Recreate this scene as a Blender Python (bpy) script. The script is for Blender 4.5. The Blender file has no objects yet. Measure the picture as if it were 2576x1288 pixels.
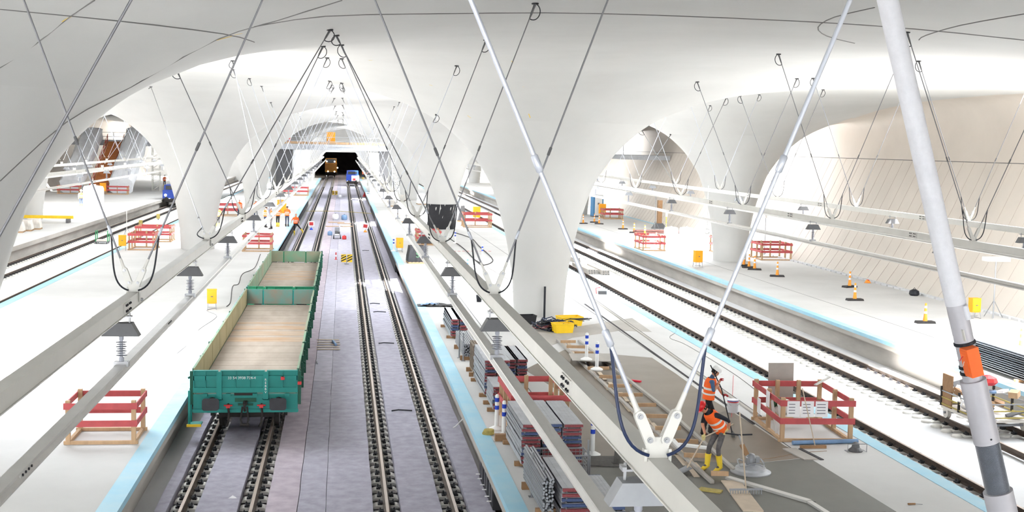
import bpy, bmesh, math, random
from mathutils import Vector, Matrix, Euler
random.seed(7)
S = bpy.context.scene
COL = S.collection
PI = math.pi
# ------------------------------------------------------------------ camera
F_PX, YAW, PITCH, ROLL, CAM_H = 3132.36, 0.13636, 0.08792, 0.02247, 8.002
_cy, _sy, _cp, _sp = math.cos(YAW), math.sin(YAW), math.cos(PITCH), math.sin(PITCH)
FWD = Vector((_sy*_cp, _cy*_cp, -_sp)); RGT = Vector((_cy, -_sy, 0)); UPV = RGT.cross(FWD)
_c, _s = math.cos(ROLL), math.sin(ROLL)
RGT, UPV = _c*RGT + _s*UPV, -_s*RGT + _c*UPV
CAM = Vector((0, 0, CAM_H))
cd = bpy.data.cameras.new('camera'); cam = bpy.data.objects.new('camera', cd); COL.objects.link(cam)
cd.sensor_width = 36; cd.lens = F_PX/2576*36; cd.clip_end = 1500; cd.clip_start = .1
M3 = Matrix((RGT, UPV, -FWD)).transposed()
cam.matrix_world = Matrix.Translation(CAM) @ M3.to_4x4()
S.camera = cam
# ------------------------------------------------------------------ daylight
wd = bpy.data.worlds.new('sky'); S.world = wd; wd.use_nodes = True
bg = wd.node_tree.nodes['Background']; bg.inputs[0].default_value = (.9, .95, 1, 1); bg.inputs[1].default_value = 5.0
sd = bpy.data.lights.new('sun', 'SUN'); sd.energy = 24; sd.angle = math.radians(.6); sd.color = (1, .985, .965)
sun = bpy.data.objects.new('sun', sd); COL.objects.link(sun)
SUN_DIR = Vector((-.06, .42, -1)).normalized()
sun.rotation_euler = SUN_DIR.to_track_quat('-Z', 'Y').to_euler()
S.view_settings.view_transform = 'Standard'; S.view_settings.look = 'None'
S.view_settings.gamma = 1; S.view_settings.use_curve_mapping = False
S.view_settings.exposure = 1.48
try:
    S.cycles.max_bounces = 4; S.cycles.diffuse_bounces = 4; S.cycles.sample_clamp_indirect = 12; S.cycles.use_adaptive_sampling = True; S.cycles.adaptive_threshold = .04
except Exception: pass
# ------------------------------------------------------------------ picture <-> place (photo frame 2576 x 1288)
def ray(x, y): return FWD + RGT*((x-1288)/F_PX) - UPV*((y-644)/F_PX)
def atz(x, y, z): v = ray(x, y); return CAM + v*((z-CAM_H)/v.z)
def atx(x, y, X): v = ray(x, y); return CAM + v*(X/v.x)
def aty(x, y, Y): v = ray(x, y); return CAM + v*(Y/v.y)
# ------------------------------------------------------------------ materials
def mat(name, col, rough=.7, metal=0, var=.08, scale=4, bump=0, col2=None, spec=.4, trans=0, alpha=1, emit=0, stretch=None, detail=4, alb2=None):
    m = bpy.data.materials.new(name); m.use_nodes = True
    nt = m.node_tree; b = nt.nodes['Principled BSDF']
    b.inputs['Roughness'].default_value = rough; b.inputs['Metallic'].default_value = metal
    b.inputs['Specular IOR Level'].default_value = spec
    if trans: b.inputs['Transmission Weight'].default_value = trans
    if alpha < 1: b.inputs['Alpha'].default_value = alpha
    if emit:
        b.inputs['Emission Color'].default_value = (*col, 1); b.inputs['Emission Strength'].default_value = emit
    b.inputs['Base Color'].default_value = (*col, 1)
    if var or col2:
        tc = nt.nodes.new('ShaderNodeTexCoord'); n = nt.nodes.new('ShaderNodeTexNoise')
        n.inputs['Scale'].default_value = scale; n.inputs['Detail'].default_value = detail; n.inputs['Roughness'].default_value = .6
        src = tc.outputs['Object']
        if stretch:
            mp = nt.nodes.new('ShaderNodeMapping'); mp.inputs['Scale'].default_value = stretch
            nt.links.new(src, mp.inputs['Vector']); src = mp.outputs['Vector']
        nt.links.new(src, n.inputs['Vector'])
        r = nt.nodes.new('ShaderNodeValToRGB')
        r.color_ramp.elements[0].position = .3; r.color_ramp.elements[1].position = .7
        c2 = col2 or tuple(min(1, c*(1+var)) for c in col); c1 = col if col2 else tuple(c*(1-var) for c in col)
        r.color_ramp.elements[0].color = (*c1, 1); r.color_ramp.elements[1].color = (*c2, 1)
        nt.links.new(n.outputs['Fac'], r.inputs['Fac']); nt.links.new(r.outputs['Color'], b.inputs['Base Color'])
        if bump:
            bp = nt.nodes.new('ShaderNodeBump'); bp.inputs['Strength'].default_value = bump; bp.inputs['Distance'].default_value = .02
            nt.links.new(n.outputs['Fac'], bp.inputs['Height']); nt.links.new(bp.outputs['Normal'], b.inputs['Normal'])
    return m
def sr(r, g, b):   # 8-bit picture colour -> linear
    f = lambda c: (c/255/12.92) if c/255 <= .04045 else ((c/255+.055)/1.055)**2.4
    return (f(r), f(g), f(b))
M = {}
M['shell'] = mat('fair_faced_white_concrete', sr(198, 197, 194), .75, var=.05, scale=.25, bump=.05, detail=6)
M['wallc'] = mat('warm_wall_concrete', sr(206, 197, 187), .8, var=.05, scale=.3, bump=.05)
M['joint'] = mat('shell_joint', sr(120, 118, 116), .8, var=0)
M['plat'] = mat('platform_concrete', sr(199, 198, 196), .8, var=.07, scale=.35, bump=.1, detail=8)
M['platw'] = mat('wet_screed', sr(118, 107, 94), .45, var=.16, scale=.5, detail=8)
M['screed'] = mat('fresh_grey_screed', sr(104, 103, 97), .5, var=.1, scale=.8, detail=6)
M['slab'] = mat('track_slab_concrete', sr(206, 206, 207), .8, var=.05, scale=.6)
M['face'] = mat('platform_face_concrete', sr(170, 165, 158), .85, var=.16, scale=.9, bump=.2, detail=8, stretch=(1, .35, 1.6))
M['blue'] = mat('light_blue_edge_foil', sr(146, 198, 220), .6, scale=1.2, detail=9, col2=sr(170, 204, 216))
M['felt'] = mat('grey_felt', sr(160, 157, 168), 1, var=.16, scale=3.5, bump=.3, detail=14, spec=.1)
M['felt2'] = mat('grey_felt_pale', sr(172, 169, 180), 1, var=.16, scale=3, bump=.3, detail=14, spec=.1)
M['felt3'] = mat('grey_felt_rosy', sr(172, 162, 170), 1, var=.17, scale=2.5, bump=.3, detail=14, spec=.1)
M['black'] = mat('black_rubber', sr(38, 38, 42), .7, var=.15, scale=3)
M['seam'] = mat('dark_seam', sr(70, 68, 70), .9, var=0)
M['railtop'] = mat('rail_head_steel', sr(168, 152, 140), .4, metal=.35, var=.1, scale=3, stretch=(1, .1, 1))
M['rail'] = mat('rail_brown_steel', sr(88, 76, 68), .7, metal=.2, var=.15, scale=6)
M['clip'] = mat('fastener_steel', sr(46, 46, 50), .55, metal=.3, var=.15, scale=20)
M['block'] = mat('support_block_concrete', sr(205, 202, 196), .8, var=.06, scale=5)
# ------------------------------------------------------------------ mesh builder
class MB:
    def __init__(s): s.v = []; s.f = []; s.m = []
    def add(s, vs, fs, mi=0):
        o = len(s.v); s.v += [tuple(v) for v in vs]; s.f += [tuple(i+o for i in f) for f in fs]; s.m += [mi]*len(fs); return s
    def box(s, x0, x1, y0, y1, z0, z1, mi=0):
        return s.add([(x0,y0,z0),(x1,y0,z0),(x1,y1,z0),(x0,y1,z0),(x0,y0,z1),(x1,y0,z1),(x1,y1,z1),(x0,y1,z1)],
                     [(0,3,2,1),(4,5,6,7),(0,1,5,4),(1,2,6,5),(2,3,7,6),(3,0,4,7)], mi)
    def cbox(s, c, d, mi=0, rot=None):
        hx, hy, hz = d[0]/2, d[1]/2, d[2]/2
        vs = [Vector(q) for q in ((-hx,-hy,-hz),(hx,-hy,-hz),(hx,hy,-hz),(-hx,hy,-hz),(-hx,-hy,hz),(hx,-hy,hz),(hx,hy,hz),(-hx,hy,hz))]
        if rot is not None: vs = [rot @ q for q in vs]
        c = Vector(c)
        return s.add([q+c for q in vs], [(0,3,2,1),(4,5,6,7),(0,1,5,4),(1,2,6,5),(2,3,7,6),(3,0,4,7)], mi)
    def bar(s, a, b, w, t, up=(0,0,1), mi=0):
        a, b = Vector(a), Vector(b); d = (b-a).normalized(); u = Vector(up)
        if abs(d.dot(u)) > .98: u = Vector((0,1,0))
        r = d.cross(u).normalized(); u = r.cross(d)
        vs = [p + r*(i*w/2) + u*(j*t/2) for p in (a, b) for i, j in ((-1,-1),(1,-1),(1,1),(-1,1))]
        return s.add(vs, [(0,1,2,3),(7,6,5,4),(0,4,5,1),(1,5,6,2),(2,6,7,3),(3,7,4,0)], mi)
    def tube(s, pts, r, n=8, mi=0, cap=True):
        pts = [Vector(p) for p in pts]; k = len(pts)
        rs = r if isinstance(r, (list, tuple)) else [r]*k
        vs = []; ref = None
        for i, p in enumerate(pts):
            d = (pts[min(i+1, k-1)] - pts[max(i-1, 0)])
            d = d.normalized() if d.length > 1e-9 else Vector((0, 0, 1))
            if ref is None: ref = Vector((0, 0, 1)) if abs(d.z) < .9 else Vector((1, 0, 0))
            u = d.cross(ref)
            if u.length < 1e-6: u = d.cross(Vector((0, 1, 0)))
            u.normalize(); w = u.cross(d).normalized(); ref = w
            for j in range(n):
                a = 2*PI*j/n; vs.append(p + (u*math.cos(a) + w*math.sin(a))*rs[i])
        fs = [(i*n+j, i*n+(j+1) % n, (i+1)*n+(j+1) % n, (i+1)*n+j) for i in range(k-1) for j in range(n)]
        if cap: fs += [tuple(range(n-1, -1, -1)), tuple((k-1)*n+j for j in range(n))]
        return s.add(vs, fs, mi)
    def lathe(s, prof, c=(0,0,0), n=16, mi=0, rot=None):
        c = Vector(c); vs = []
        for r, z in prof:
            for j in range(n):
                a = 2*PI*j/n; q = Vector((r*math.cos(a), r*math.sin(a), z))
                vs.append((rot @ q if rot is not None else q) + c)
        k = len(prof)
        fs = [(i*n+j, i*n+(j+1) % n, (i+1)*n+(j+1) % n, (i+1)*n+j) for i in range(k-1) for j in range(n)]
        fs += [tuple(range(n-1, -1, -1)), tuple((k-1)*n+j for j in range(n))]
        return s.add(vs, fs, mi)
    def prism(s, poly, axis, a, b, mi=0):   # poly of 2-tuples swept along axis 0/1/2
        def mk(p, t):
            return (t, p[0], p[1]) if axis == 0 else (p[0], t, p[1]) if axis == 1 else (p[0], p[1], t)
        n = len(poly); vs = [mk(p, a) for p in poly] + [mk(p, b) for p in poly]
        fs = [tuple(range(n-1, -1, -1)), tuple(range(n, 2*n))] + [(i, (i+1) % n, n+(i+1) % n, n+i) for i in range(n)]
        return s.add(vs, fs, mi)
    def mesh(s, name, mats, smooth=False, fix=True):
        me = bpy.data.meshes.new(name); me.from_pydata(s.v, [], s.f)
        if not isinstance(mats, (list, tuple)): mats = [mats]
        for m in mats: me.materials.append(M[m] if isinstance(m, str) else m)
        me.polygons.foreach_set('material_index', s.m)
        if fix:
            bm = bmesh.new(); bm.from_mesh(me); bmesh.ops.recalc_face_normals(bm, faces=bm.faces); bm.to_mesh(me); bm.free()
        if smooth:
            me.polygons.foreach_set('use_smooth', [True]*len(me.polygons))
            try: me.set_sharp_from_angle(angle=math.radians(45))
            except Exception: pass
        me.update(); return me
    def build(s, name, mats, parent=None, smooth=False, loc=None, rot=None, fix=True):
        return link(name, s.mesh(name, mats, smooth, fix), parent, loc, rot)
def link(name, me, parent=None, loc=None, rot=None):
    o = bpy.data.objects.new(name, me); COL.objects.link(o)
    if parent is not None: o.parent = parent
    if loc is not None: o.location = loc
    if rot is not None: o.rotation_euler = rot
    return o
def tag(o, label=None, cat=None, group=None, kind=None):
    for k, v in (('label', label), ('category', cat), ('group', group), ('kind', kind)):
        if v: o[k] = v
    return o
def thing(name, label, cat, loc=(0,0,0), rz=0, group=None):
    o = bpy.data.objects.new(name, None); COL.objects.link(o); o.location = loc; o.rotation_euler = (0, 0, rz)
    o.empty_display_size = .2
    return tag(o, label, cat, group)
def copy_tree(o, parent=None):
    c = o.copy(); COL.objects.link(c); c.parent = parent
    for ch in list(o.children): copy_tree(ch, c)
    return c
def dup(o, label, loc, rz=0):
    c = copy_tree(o); c['label'] = label; c.location = loc; c.rotation_euler = (0, 0, rz); return c
RZ = lambda a: Matrix.Rotation(a, 3, 'Z')
RX = lambda a: Matrix.Rotation(a, 3, 'X')
RY = lambda a: Matrix.Rotation(a, 3, 'Y')
def align(d): return Vector(d).to_track_quat('Z', 'Y').to_matrix()
# ------------------------------------------------------------------ the hall: shell, columns, walls
PH = .76                                    # platform height over rail top
TRK = [-20.0, -15.6, -2.66, 1.81, 14.77, 19.2]
ROWS = [(-27.0, 58.7-54.4), (-9.5, 30.2), (8.5, 53.06-54.4), (25.55, 25.4)]
YMAX = 262
COLS = [(x, y0+54.4*k) for x, y0 in ROWS for k in range(-2, 8) if -72 < y0+54.4*k < YMAX and not (x < -20 and 150 < y0+54.4*k < 190)]
XL, XR, YB = -38.0, 31.5, -70
PROF = [(1.04, .0), (1.08, .76), (1.2, 2.4), (1.36, 3.4), (1.55, 4.3), (1.85, 5.35), (2.25, 6.45), (2.75, 7.25), (3.2, 7.85), (3.75, 8.4), (4.5, 9.0), (5.3, 9.45),
        (6.3, 9.87), (7.6, 10.22), (9.2, 10.5), (12, 10.8), (15, 11.0), (20, 11.15), (30, 11.25), (80, 11.3)]
def gprof(r):
    if r <= PROF[0][0]: return PROF[0][1]
    for i in range(len(PROF)-1):
        if r <= PROF[i+1][0]:
            (a, za), (b, zb) = PROF[i], PROF[i+1]
            # monotone cubic
            def sl(k):
                if k <= 0 or k >= len(PROF)-1: return (PROF[min(k+1, len(PROF)-1)][1]-PROF[max(k-1, 0)][1])/(PROF[min(k+1, len(PROF)-1)][0]-PROF[max(k-1, 0)][0])
                d0 = (PROF[k][1]-PROF[k-1][1])/(PROF[k][0]-PROF[k-1][0]); d1 = (PROF[k+1][1]-PROF[k][1])/(PROF[k+1][0]-PROF[k][0])
                return 2*d0*d1/(d0+d1) if d0*d1 > 0 else 0
            h = b-a; t = (r-a)/h; m0, m1 = sl(i)*h, sl(i+1)*h
            return (2*t**3-3*t**2+1)*za + (t**3-2*t**2+t)*m0 + (-2*t**3+3*t**2)*zb + (t**3-t**2)*m1
    return PROF[-1][1]
def zceil(x, y):
    ds = sorted(math.hypot(x-a, y-b) for a, b in COLS if abs(y-b) < 70)[:3]
    zs = [gprof(d) for d in ds]; m = min(zs); s = .16
    return m - s*math.log(sum(math.exp(-(z-m)/s) for z in zs))
def oncell(x, y, t0=5, t1=400):             # the point of the shell seen at a picture position
    v = ray(x, y).normalized(); t = t0; st = .25
    while t < t1:
        p = CAM + v*t
        if p.z > zceil(p.x, p.y):
            lo, hi = t-st, t
            for _ in range(20):
                mid = (lo+hi)/2; q = CAM+v*mid
                if q.z > zceil(q.x, q.y): hi = mid
                else: lo = mid
            return CAM+v*lo
        t += st
    return CAM+v*60
def cell_R(i, th):
    cx, cy = COLS[i]; ux, uy = math.cos(th), math.sin(th); R = 60
    for j, (x, y) in enumerate(COLS):
        if j == i: continue
        dx, dy = x-cx, y-cy; d = dx*ux+dy*uy
        if d > 1e-6: R = min(R, (dx*dx+dy*dy)/2/d)
    if ux > 1e-6: R = min(R, (XR-cx)/ux)
    if ux < -1e-6: R = min(R, (XL-cx)/ux)
    if uy > 1e-6: R = min(R, (YMAX-cy)/uy)
    if uy < -1e-6: R = min(R, (YB-cy)/uy)
    return R
RT = 4.5                                    # where the flared stem passes into the ceiling
ceil_mb = MB()
COLLAB = {(8, 53): 'massive white flaring concrete column with a black pipe at its foot', (26, 80): 'white flaring column on the right outer platform beside the leaning wall',
          (-10, 85): 'white flaring column standing on the left platform near the girder', (8, 107): 'white flaring column wrapped in black sheet around its foot',
          (-27, 113): 'white flaring column at the far left near the escalators', (-10, 139): 'second white flaring column along the left platform behind the workers',
          (8, 162): 'distant white flaring column beside the grey stair', (-10, 30): 'nearest chalice shell sweeping down at the left picture edge'}
for i, (cx, cy) in enumerate(COLS):
    near = cy < 150
    n = 144 if near else 60
    # the stem
    vis = 20 < cy < 260 and (cx, round(cy)) is not None
    rs = [r for r, z in PROF if r < 4.4]
    fine = []
    for a, b in zip(rs, rs[1:]+[RT]): fine += [a + (b-a)*k/(3 if near else 1) for k in range(3 if near else 1)]
    fine.append(RT)
    s = MB(); vs = []
    for k, r in enumerate(fine):
        z = gprof(r) if r < RT-1e-6 else zceil(cx+RT, cy)
        for j in range(n):
            a = 2*PI*j/n; rr = r
            zz = z if r < 3 else min(z, zceil(cx+r*math.cos(a), cy+r*math.sin(a)))
            vs.append((rr*math.cos(a), rr*math.sin(a), zz))
    K = len(fine)
    s.add(vs, [(k*n+j, k*n+(j+1) % n, (k+1)*n+(j+1) % n, (k+1)*n+j) for k in range(K-1) for j in range(n)])
    o = s.build('chalice_column', 'shell', smooth=True, loc=(cx, cy, 0), fix=False)
    lab = COLLAB.get((round(cx), round(cy)))
    if lab: tag(o, lab, 'column', 'chalice columns of the hall')
    else: tag(o, 'white chalice column further off in the hall', kind='structure')
    # its field of the ceiling, with a drop-shaped skylight opening behind the stem
    Rs = [cell_R(i, 2*PI*j/n)+.5 for j in range(n)]
    ns1, ns2 = (10, 6) if near else (5, 3)
    vs = []
    rin = 5.0
    for k in range(ns1+ns2+2):
        for j in range(n):
            a = 2*PI*j/n; R = Rs[j]; ro = max(rin+.5, .9*min(R, 24))
            if R < rin+1: r = RT + (R-RT)*k/(ns1+ns2+1)
            elif k == 0: r = RT
            elif k <= ns1+1: r = rin + (ro-rin)*(k-1)/ns1
            else: r = ro + (R-ro)*(k-ns1-1)/ns2
            x, y = cx+r*math.cos(a), cy+r*math.sin(a); vs.append((x, y, zceil(x, y)))
    fs = []
    for k in range(ns1+ns2+1):
        for j in range(n):
            am = math.degrees(2*PI*(j+.5)/n)
            if 1 <= k <= ns1 and 66 < am < 114 and not (0 < cx < 15 and -20 < cy < 20): continue   # unseen opening over the camera left out, to shade the near hall
            fs.append((k*n+j, k*n+(j+1) % n, (k+1)*n+(j+1) % n, (k+1)*n+j))
    ceil_mb.add(vs, fs)
tag(ceil_mb.build('ceiling', 'shell', smooth=True, fix=False), 'white vaulted concrete shell ceiling flowing into the columns', kind='structure')
# joint lines of the shell: shallow dark grooves followed along the surface
def seam_on_shell(pix, w=.02, steps=14):
    pts = []
    for (a, b) in zip(pix, pix[1:]):
        for k in range(steps): t = k/steps; pts.append(oncell(a[0]+(b[0]-a[0])*t, a[1]+(b[1]-a[1])*t))
    pts.append(oncell(*pix[-1]))
    m = MB(); m.tube([p-Vector((0, 0, .004)) for p in pts], w/2, 4); return m
def smooth_pix(P, n=6):
    out = []
    for i in range(len(P)-1):
        p0, p1, p2, p3 = P[max(i-1, 0)], P[i], P[i+1], P[min(i+2, len(P)-1)]
        for k in range(n):
            t = k/n
            out.append(tuple(.5*((2*b)+(-a+c)*t+(2*a-5*b+4*c-d)*t*t+(-a+3*b-3*c+d)*t**3) for a, b, c, d in zip(p0, p1, p2, p3)))
    return out+[P[-1]]
SEAMS = [[(0, 455), (165, 308), (330, 218), (545, 99), (700, 50), (860, 0)],
         [(0, 170), (90, 110), (175, 42), (238, 0)],
         [(0, 22), (300, 52), (560, 84), (640, 105)],
         [(640, 66), (820, 40), (1150, 33), (1500, 33), (2000, 52), (2300, 72), (2576, 100)],
         [(2200, 18), (2100, 42), (2058, 68), (2080, 90), (2150, 108)],
         [(2576, 34), (2420, 62), (2330, 88), (2312, 100)]]
ceil_o = bpy.data.objects['ceiling']
for q in SEAMS: seam_on_shell(smooth_pix(q, 3), .03, 3).build('joint_line', 'joint', ceil_o)
M['ytape'] = mat('yellow_tape', sr(232, 196, 70), .6, var=0)
for (x, y, dx, dy) in ((168, 47, 12, -7), (566, 95, 22, -6), (600, 85, 10, -2), (1332, 291, 2, 5), (1180, 293, 4, 3), (1316, 218, 2, 1), (1289, 155, 2, 2), (1084, 214, 4, 1), (932, 151, 4, 0)):
    a, b = oncell(x-dx, y-dy), oncell(x+dx, y+dy); m = MB(); m.bar(a-Vector((0, 0, .006)), b-Vector((0, 0, .006)), .035, .004); m.build('tape_mark', 'ytape', ceil_o)
# side walls leaning outwards, rounded into the shell
def side_wall(name, sgn, foot, out, label):
    m = MB(); ys = [YB+(YMAX-YB)*k/177 for k in range(178)]; vs = []
    xb = XR if sgn > 0 else XL
    prof_n = 0
    for y in ys:
        zc = zceil(xb, y); row = []
        for t in range(9):
            u = t/8; row.append((foot+(out-foot)*(u**.85), PH+(7.7-PH)*u))
        p0 = Vector((out, 7.7)); p1 = Vector((out+sgn*1.2, 10.6)); p2 = Vector((xb+sgn*2.5, zc+.5)); p3 = Vector((xb, zc))
        for t in range(1, 13):
            u = t/12; q = p0*(1-u)**3+p1*3*u*(1-u)**2+p2*3*u*u*(1-u)+p3*u**3; row.append((q.x, q.y))
        prof_n = len(row); vs += [(a, y, z) for a, z in row]
    fs = [(i*prof_n+j, (i+1)*prof_n+j, (i+1)*prof_n+j+1, i*prof_n+j+1) for i in range(len(ys)-1) for j in range(prof_n-1)]
    m.add(vs, fs); o = tag(m.build(name, 'wallc', smooth=True, fix=False), label, kind='structure')
    # formwork board joints up the slope and the horizontal day joint
    dx = lambda u: foot+(out-foot)*(u**.85)-sgn*.006
    for y in [20+1.25*k for k in range(92)]:
        b = MB(); b.tube([(dx(u/6), y, PH+(7.7-PH)*u/6) for u in range(7)], .008, 4); b.build('board_joint', 'joint2', o)
    b = MB(); b.tube([(out-sgn*.01, -20, 7.7), (out-sgn*.01, 250, 7.7)], .02, 4); b.build('day_joint', 'joint', o)
    return o
M['joint2'] = mat('board_joint_shade', sr(184, 170, 160), .85, var=0)
side_wall('wall_right', 1, 30.35, 34.0, 'pale leaning concrete wall along the right platform')
side_wall('wall_left', -1, -38.0, -41.0, 'pale leaning concrete wall behind the escalators')
m = MB()                                     # end wall with the tunnel mouth
pts = [(-44, -1), (-44, 13), (40, 13), (40, -1), (4.9, -1), (4.9, 3.2), (3.0, 6.0), (-3.6, 6.0), (-5.6, 3.2), (-5.6, -1)]
m.prism(pts, 1, 255, 258); tag(m.build('wall_end', 'shell'), 'end wall of the hall around the tunnel mouth', kind='structure')
m = MB(); m.box(-7, 6.5, 372, 373, -1, 7); m.box(-7, -6.8, 258.05, 372, -1, 7); m.box(6.3, 6.5, 258.05, 372, -1, 7); m.box(-7, 6.5, 258.05, 372, 6.8, 7)
M['tunnel'] = mat('dark_tunnel', sr(96, 92, 90), .95, var=.2, scale=.5)
tag(m.build('wall_tunnel', 'tunnel'), 'dark tunnel lining beyond the end wall', kind='structure')
# ------------------------------------------------------------------ floors, platforms
m = MB(); m.box(-44, 40, YB, 380, -.8, -.30); tag(m.build('floor', 'slab'), 'pale concrete base slab under the tracks', kind='structure')
def slabtrack(x0, x1, lab):
    m = MB(); m.box(x0, x1, YB, 255, -.30, -.245); return tag(m.build('track_slab', 'slab'), lab, kind='structure')
slabtrack(13.5, 20.95, 'white concrete track slab between the right-hand platforms')
slabtrack(-21.2, -14.6, 'white concrete track slab between the left-hand platforms')
PLATS = [('left', -14.55, -4.27), ('right', 3.35, 13.5), ('outer_right', 21.0, 30.5), ('outer_left', -38.3, -21.2)]
def platform(name, x0, x1, lab):
    m = MB(); w = .28; z0 = -.3
    # slab with overhanging edge: face set back below the edge beam
    poly = [(x0+w, z0), (x1-w, z0), (x1-w, .42), (x1, .46), (x1, PH), (x0, PH), (x0, .46), (x0+w, .42)]
    n = len(poly)
    m.add([(a, YB, z) for a, z in poly]+[(a, 255, z) for a, z in poly],
          [tuple(range(n)), tuple(range(2*n-1, n-1, -1))])
    for i in range(n):
        m.add([(poly[i][0], YB, poly[i][1]), (poly[(i+1) % n][0], YB, poly[(i+1) % n][1]), (poly[(i+1) % n][0], 255, poly[(i+1) % n][1]), (poly[i][0], 255, poly[i][1])], [(0, 1, 2, 3)], 0 if i == 4 else 1)
    return tag(m.build('platform_slab', ['plat', 'face']), lab, kind='structure')
platform('l', -14.55, -4.27, 'wide pale concrete platform left of the two middle tracks')
platform('r', 3.35, 13.5, 'wide concrete platform under repair right of the middle tracks')
platform('or', 21.0, 30.6, 'concrete platform at the foot of the right wall')
platform('ol', -38.3, -21.2, 'concrete platform with the escalators on the left')
def edge(x0, x1, y0, y1, lab, n):
    m = MB(); m.box(x0, x1, y0, y1, PH, PH+.012); m.box(x0-.006 if x0 in (3.35, 21.0) else x1, x0 if x0 in (3.35, 21.0) else x1+.006, y0, y1, PH-.13, PH+.012)
    return tag(m.build('trim_%d' % n, 'blue'), lab, kind='structure')
edge(3.35, 3.74, YB, 254, 'light blue foil strip on the platform edge beside the middle tracks', 1)
edge(-4.68, -4.27, YB, 254, 'light blue foil strip on the left platform edge by the wagons', 2)
edge(13.1, 13.5, YB, 254, 'light blue foil strip on the platform edge towards the right tracks', 3)
edge(21.0, 21.36, YB, 254, 'light blue foil strip on the far right platform edge', 4)
edge(-14.55, -14.15, YB, 254, 'light blue foil strip on the left platform edge towards the left tracks', 5)
edge(30.0, 30.5, 20, 254, 'light blue strip along the foot of the right wall', 6)
# expansion joints running along the platforms
for x, lab in ((5.6, 'right'), (-6.6, 'left'), (11.0, 'right'), (23.5, 'outer')):
    m = MB(); m.box(x-.012, x+.012, 20, 250, PH, PH+.003); tag(m.build('trim_%d' % (10+int(abs(x))), 'seam'), 'thin dark expansion joint along the %s platform at %s' % (lab, 'its outer third' if abs(x) > 10 else 'its inner third'), kind='structure')
# ------------------------------------------------------------------ railway tracks
RAILP = [(-.075, -.17), (.075, -.17), (.075, -.155), (.012, -.13), (.012, -.045), (.036, -.03), (.036, -.004), (.03, 0), (-.03, 0), (-.036, -.004), (-.036, -.03), (-.012, -.045), (-.012, -.13), (-.075, -.155)]
def rail_mesh():
    m = MB(); n = len(RAILP)
    m.add([(a, YB, z) for a, z in RAILP]+[(a, 319, z) for a, z in RAILP], [tuple(range(n)), tuple(range(2*n-1, n-1, -1))])
    for i in range(n):
        j = (i+1) % n
        m.add([(RAILP[i][0], YB, RAILP[i][1]), (RAILP[j][0], YB, RAILP[j][1]), (RAILP[j][0], 319, RAILP[j][1]), (RAILP[i][0], 319, RAILP[i][1])], [(0, 1, 2, 3)], 1 if i in (6, 7, 8) else 0)
    return m.mesh('rail', ['rail', 'railtop'])
RAIL_ME = rail_mesh()
def block_mb(m, x, y, z=0):
    # pad with rounded shoulders under the rail
    m.prism([(x-.30, z-.245), (x+.30, z-.245), (x+.30, z-.215), (x+.24, z-.175), (x-.24, z-.175), (x-.30, z-.215)], 1, y-.15, y+.15)
def clip_mb(m, x, y, z=0, sides=(-1, 1)):
    for s in sides:
        m.box(x+s*.145-.045, x+s*.145+.045, y-.085, y+.085, z-.176, z-.135)
        m.box(x+s*.115-.04, x+s*.115+.04, y-.07, y-.035, z-.14, z-.105); m.box(x+s*.115-.04, x+s*.115+.04, y+.035, y+.07, z-.14, z-.105)
        m.lathe([(.022, -.14), (.022, -.085), (.012, -.06)], (x+s*.155, y, z), 5)
mb = MB(); block_mb(mb, 0, 0); BLOCK_ME = mb.mesh('support_block', 'block')
CLIP_ME = []
for q in (-1, 1): mb = MB(); clip_mb(mb, 0, 0, 0, (q,)); CLIP_ME.append(mb.mesh('rail_clip', 'clip'))
# rounded white concrete bosses of the side tracks
def boss_mb(m, x, y):
    m.lathe([(.17, -.245), (.165, -.205), (.13, -.17), (.06, -.155), (.01, -.15)], (x, y, 0), 10)
mb = MB(); boss_mb(mb, 0, 0); BOSS_ME = mb.mesh('boss', 'block', smooth=True)
def track(cx, lab, y0, y_fine, y1, bosses):
    t = thing('railway_track', lab, 'railway track', (cx, 0, 0), group='tracks of the station hall')
    rest = MB(); restc = MB()
    for s in (-1, 1):
        link('rail', RAIL_ME, t, (s*.7525, 0, 0))
        y = y0
        while y < y1:
            if y < y_fine:
                b = link('support_block', BLOCK_ME, t, (s*.7525, y, 0)); [link('rail_clip', q, b) for q in CLIP_ME]
                if bosses:
                    link('boss', BOSS_ME, b, (-.42, 0, 0)); 
            else:
                block_mb(rest, s*.7525, y)
                restc.box(s*.7525-.19, s*.7525+.19, y-.08, y+.08, -.176, -.11)
                if bosses: rest.lathe([(.17, -.245), (.15, -.19), (.05, -.155)], (s*.7525-.42, y, 0), 6)
            y += .65
    o = rest.build('support_blocks', 'block', t); o['kind'] = 'stuff'
    o = restc.build('rail_fasteners', 'clip', t); o['kind'] = 'stuff'
    return t
track(TRK[2], 'middle track under the green flat wagons', 22, 62, 230, False)
track(TRK[3], 'empty middle track right of the green wagons', 22, 75, 230, False)
track(TRK[4], 'right-hand track close beside the platform being repaired', 25, 62, 140, True)
track(TRK[5], 'right-hand track along the tall far platform face', 34, 80, 150, True)
track(TRK[0], 'outer left track below the escalator platform', 60, 60, 200, False)
track(TRK[1], 'left track beside the blue strip of the left platform', 50, 50, 200, False)
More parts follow.
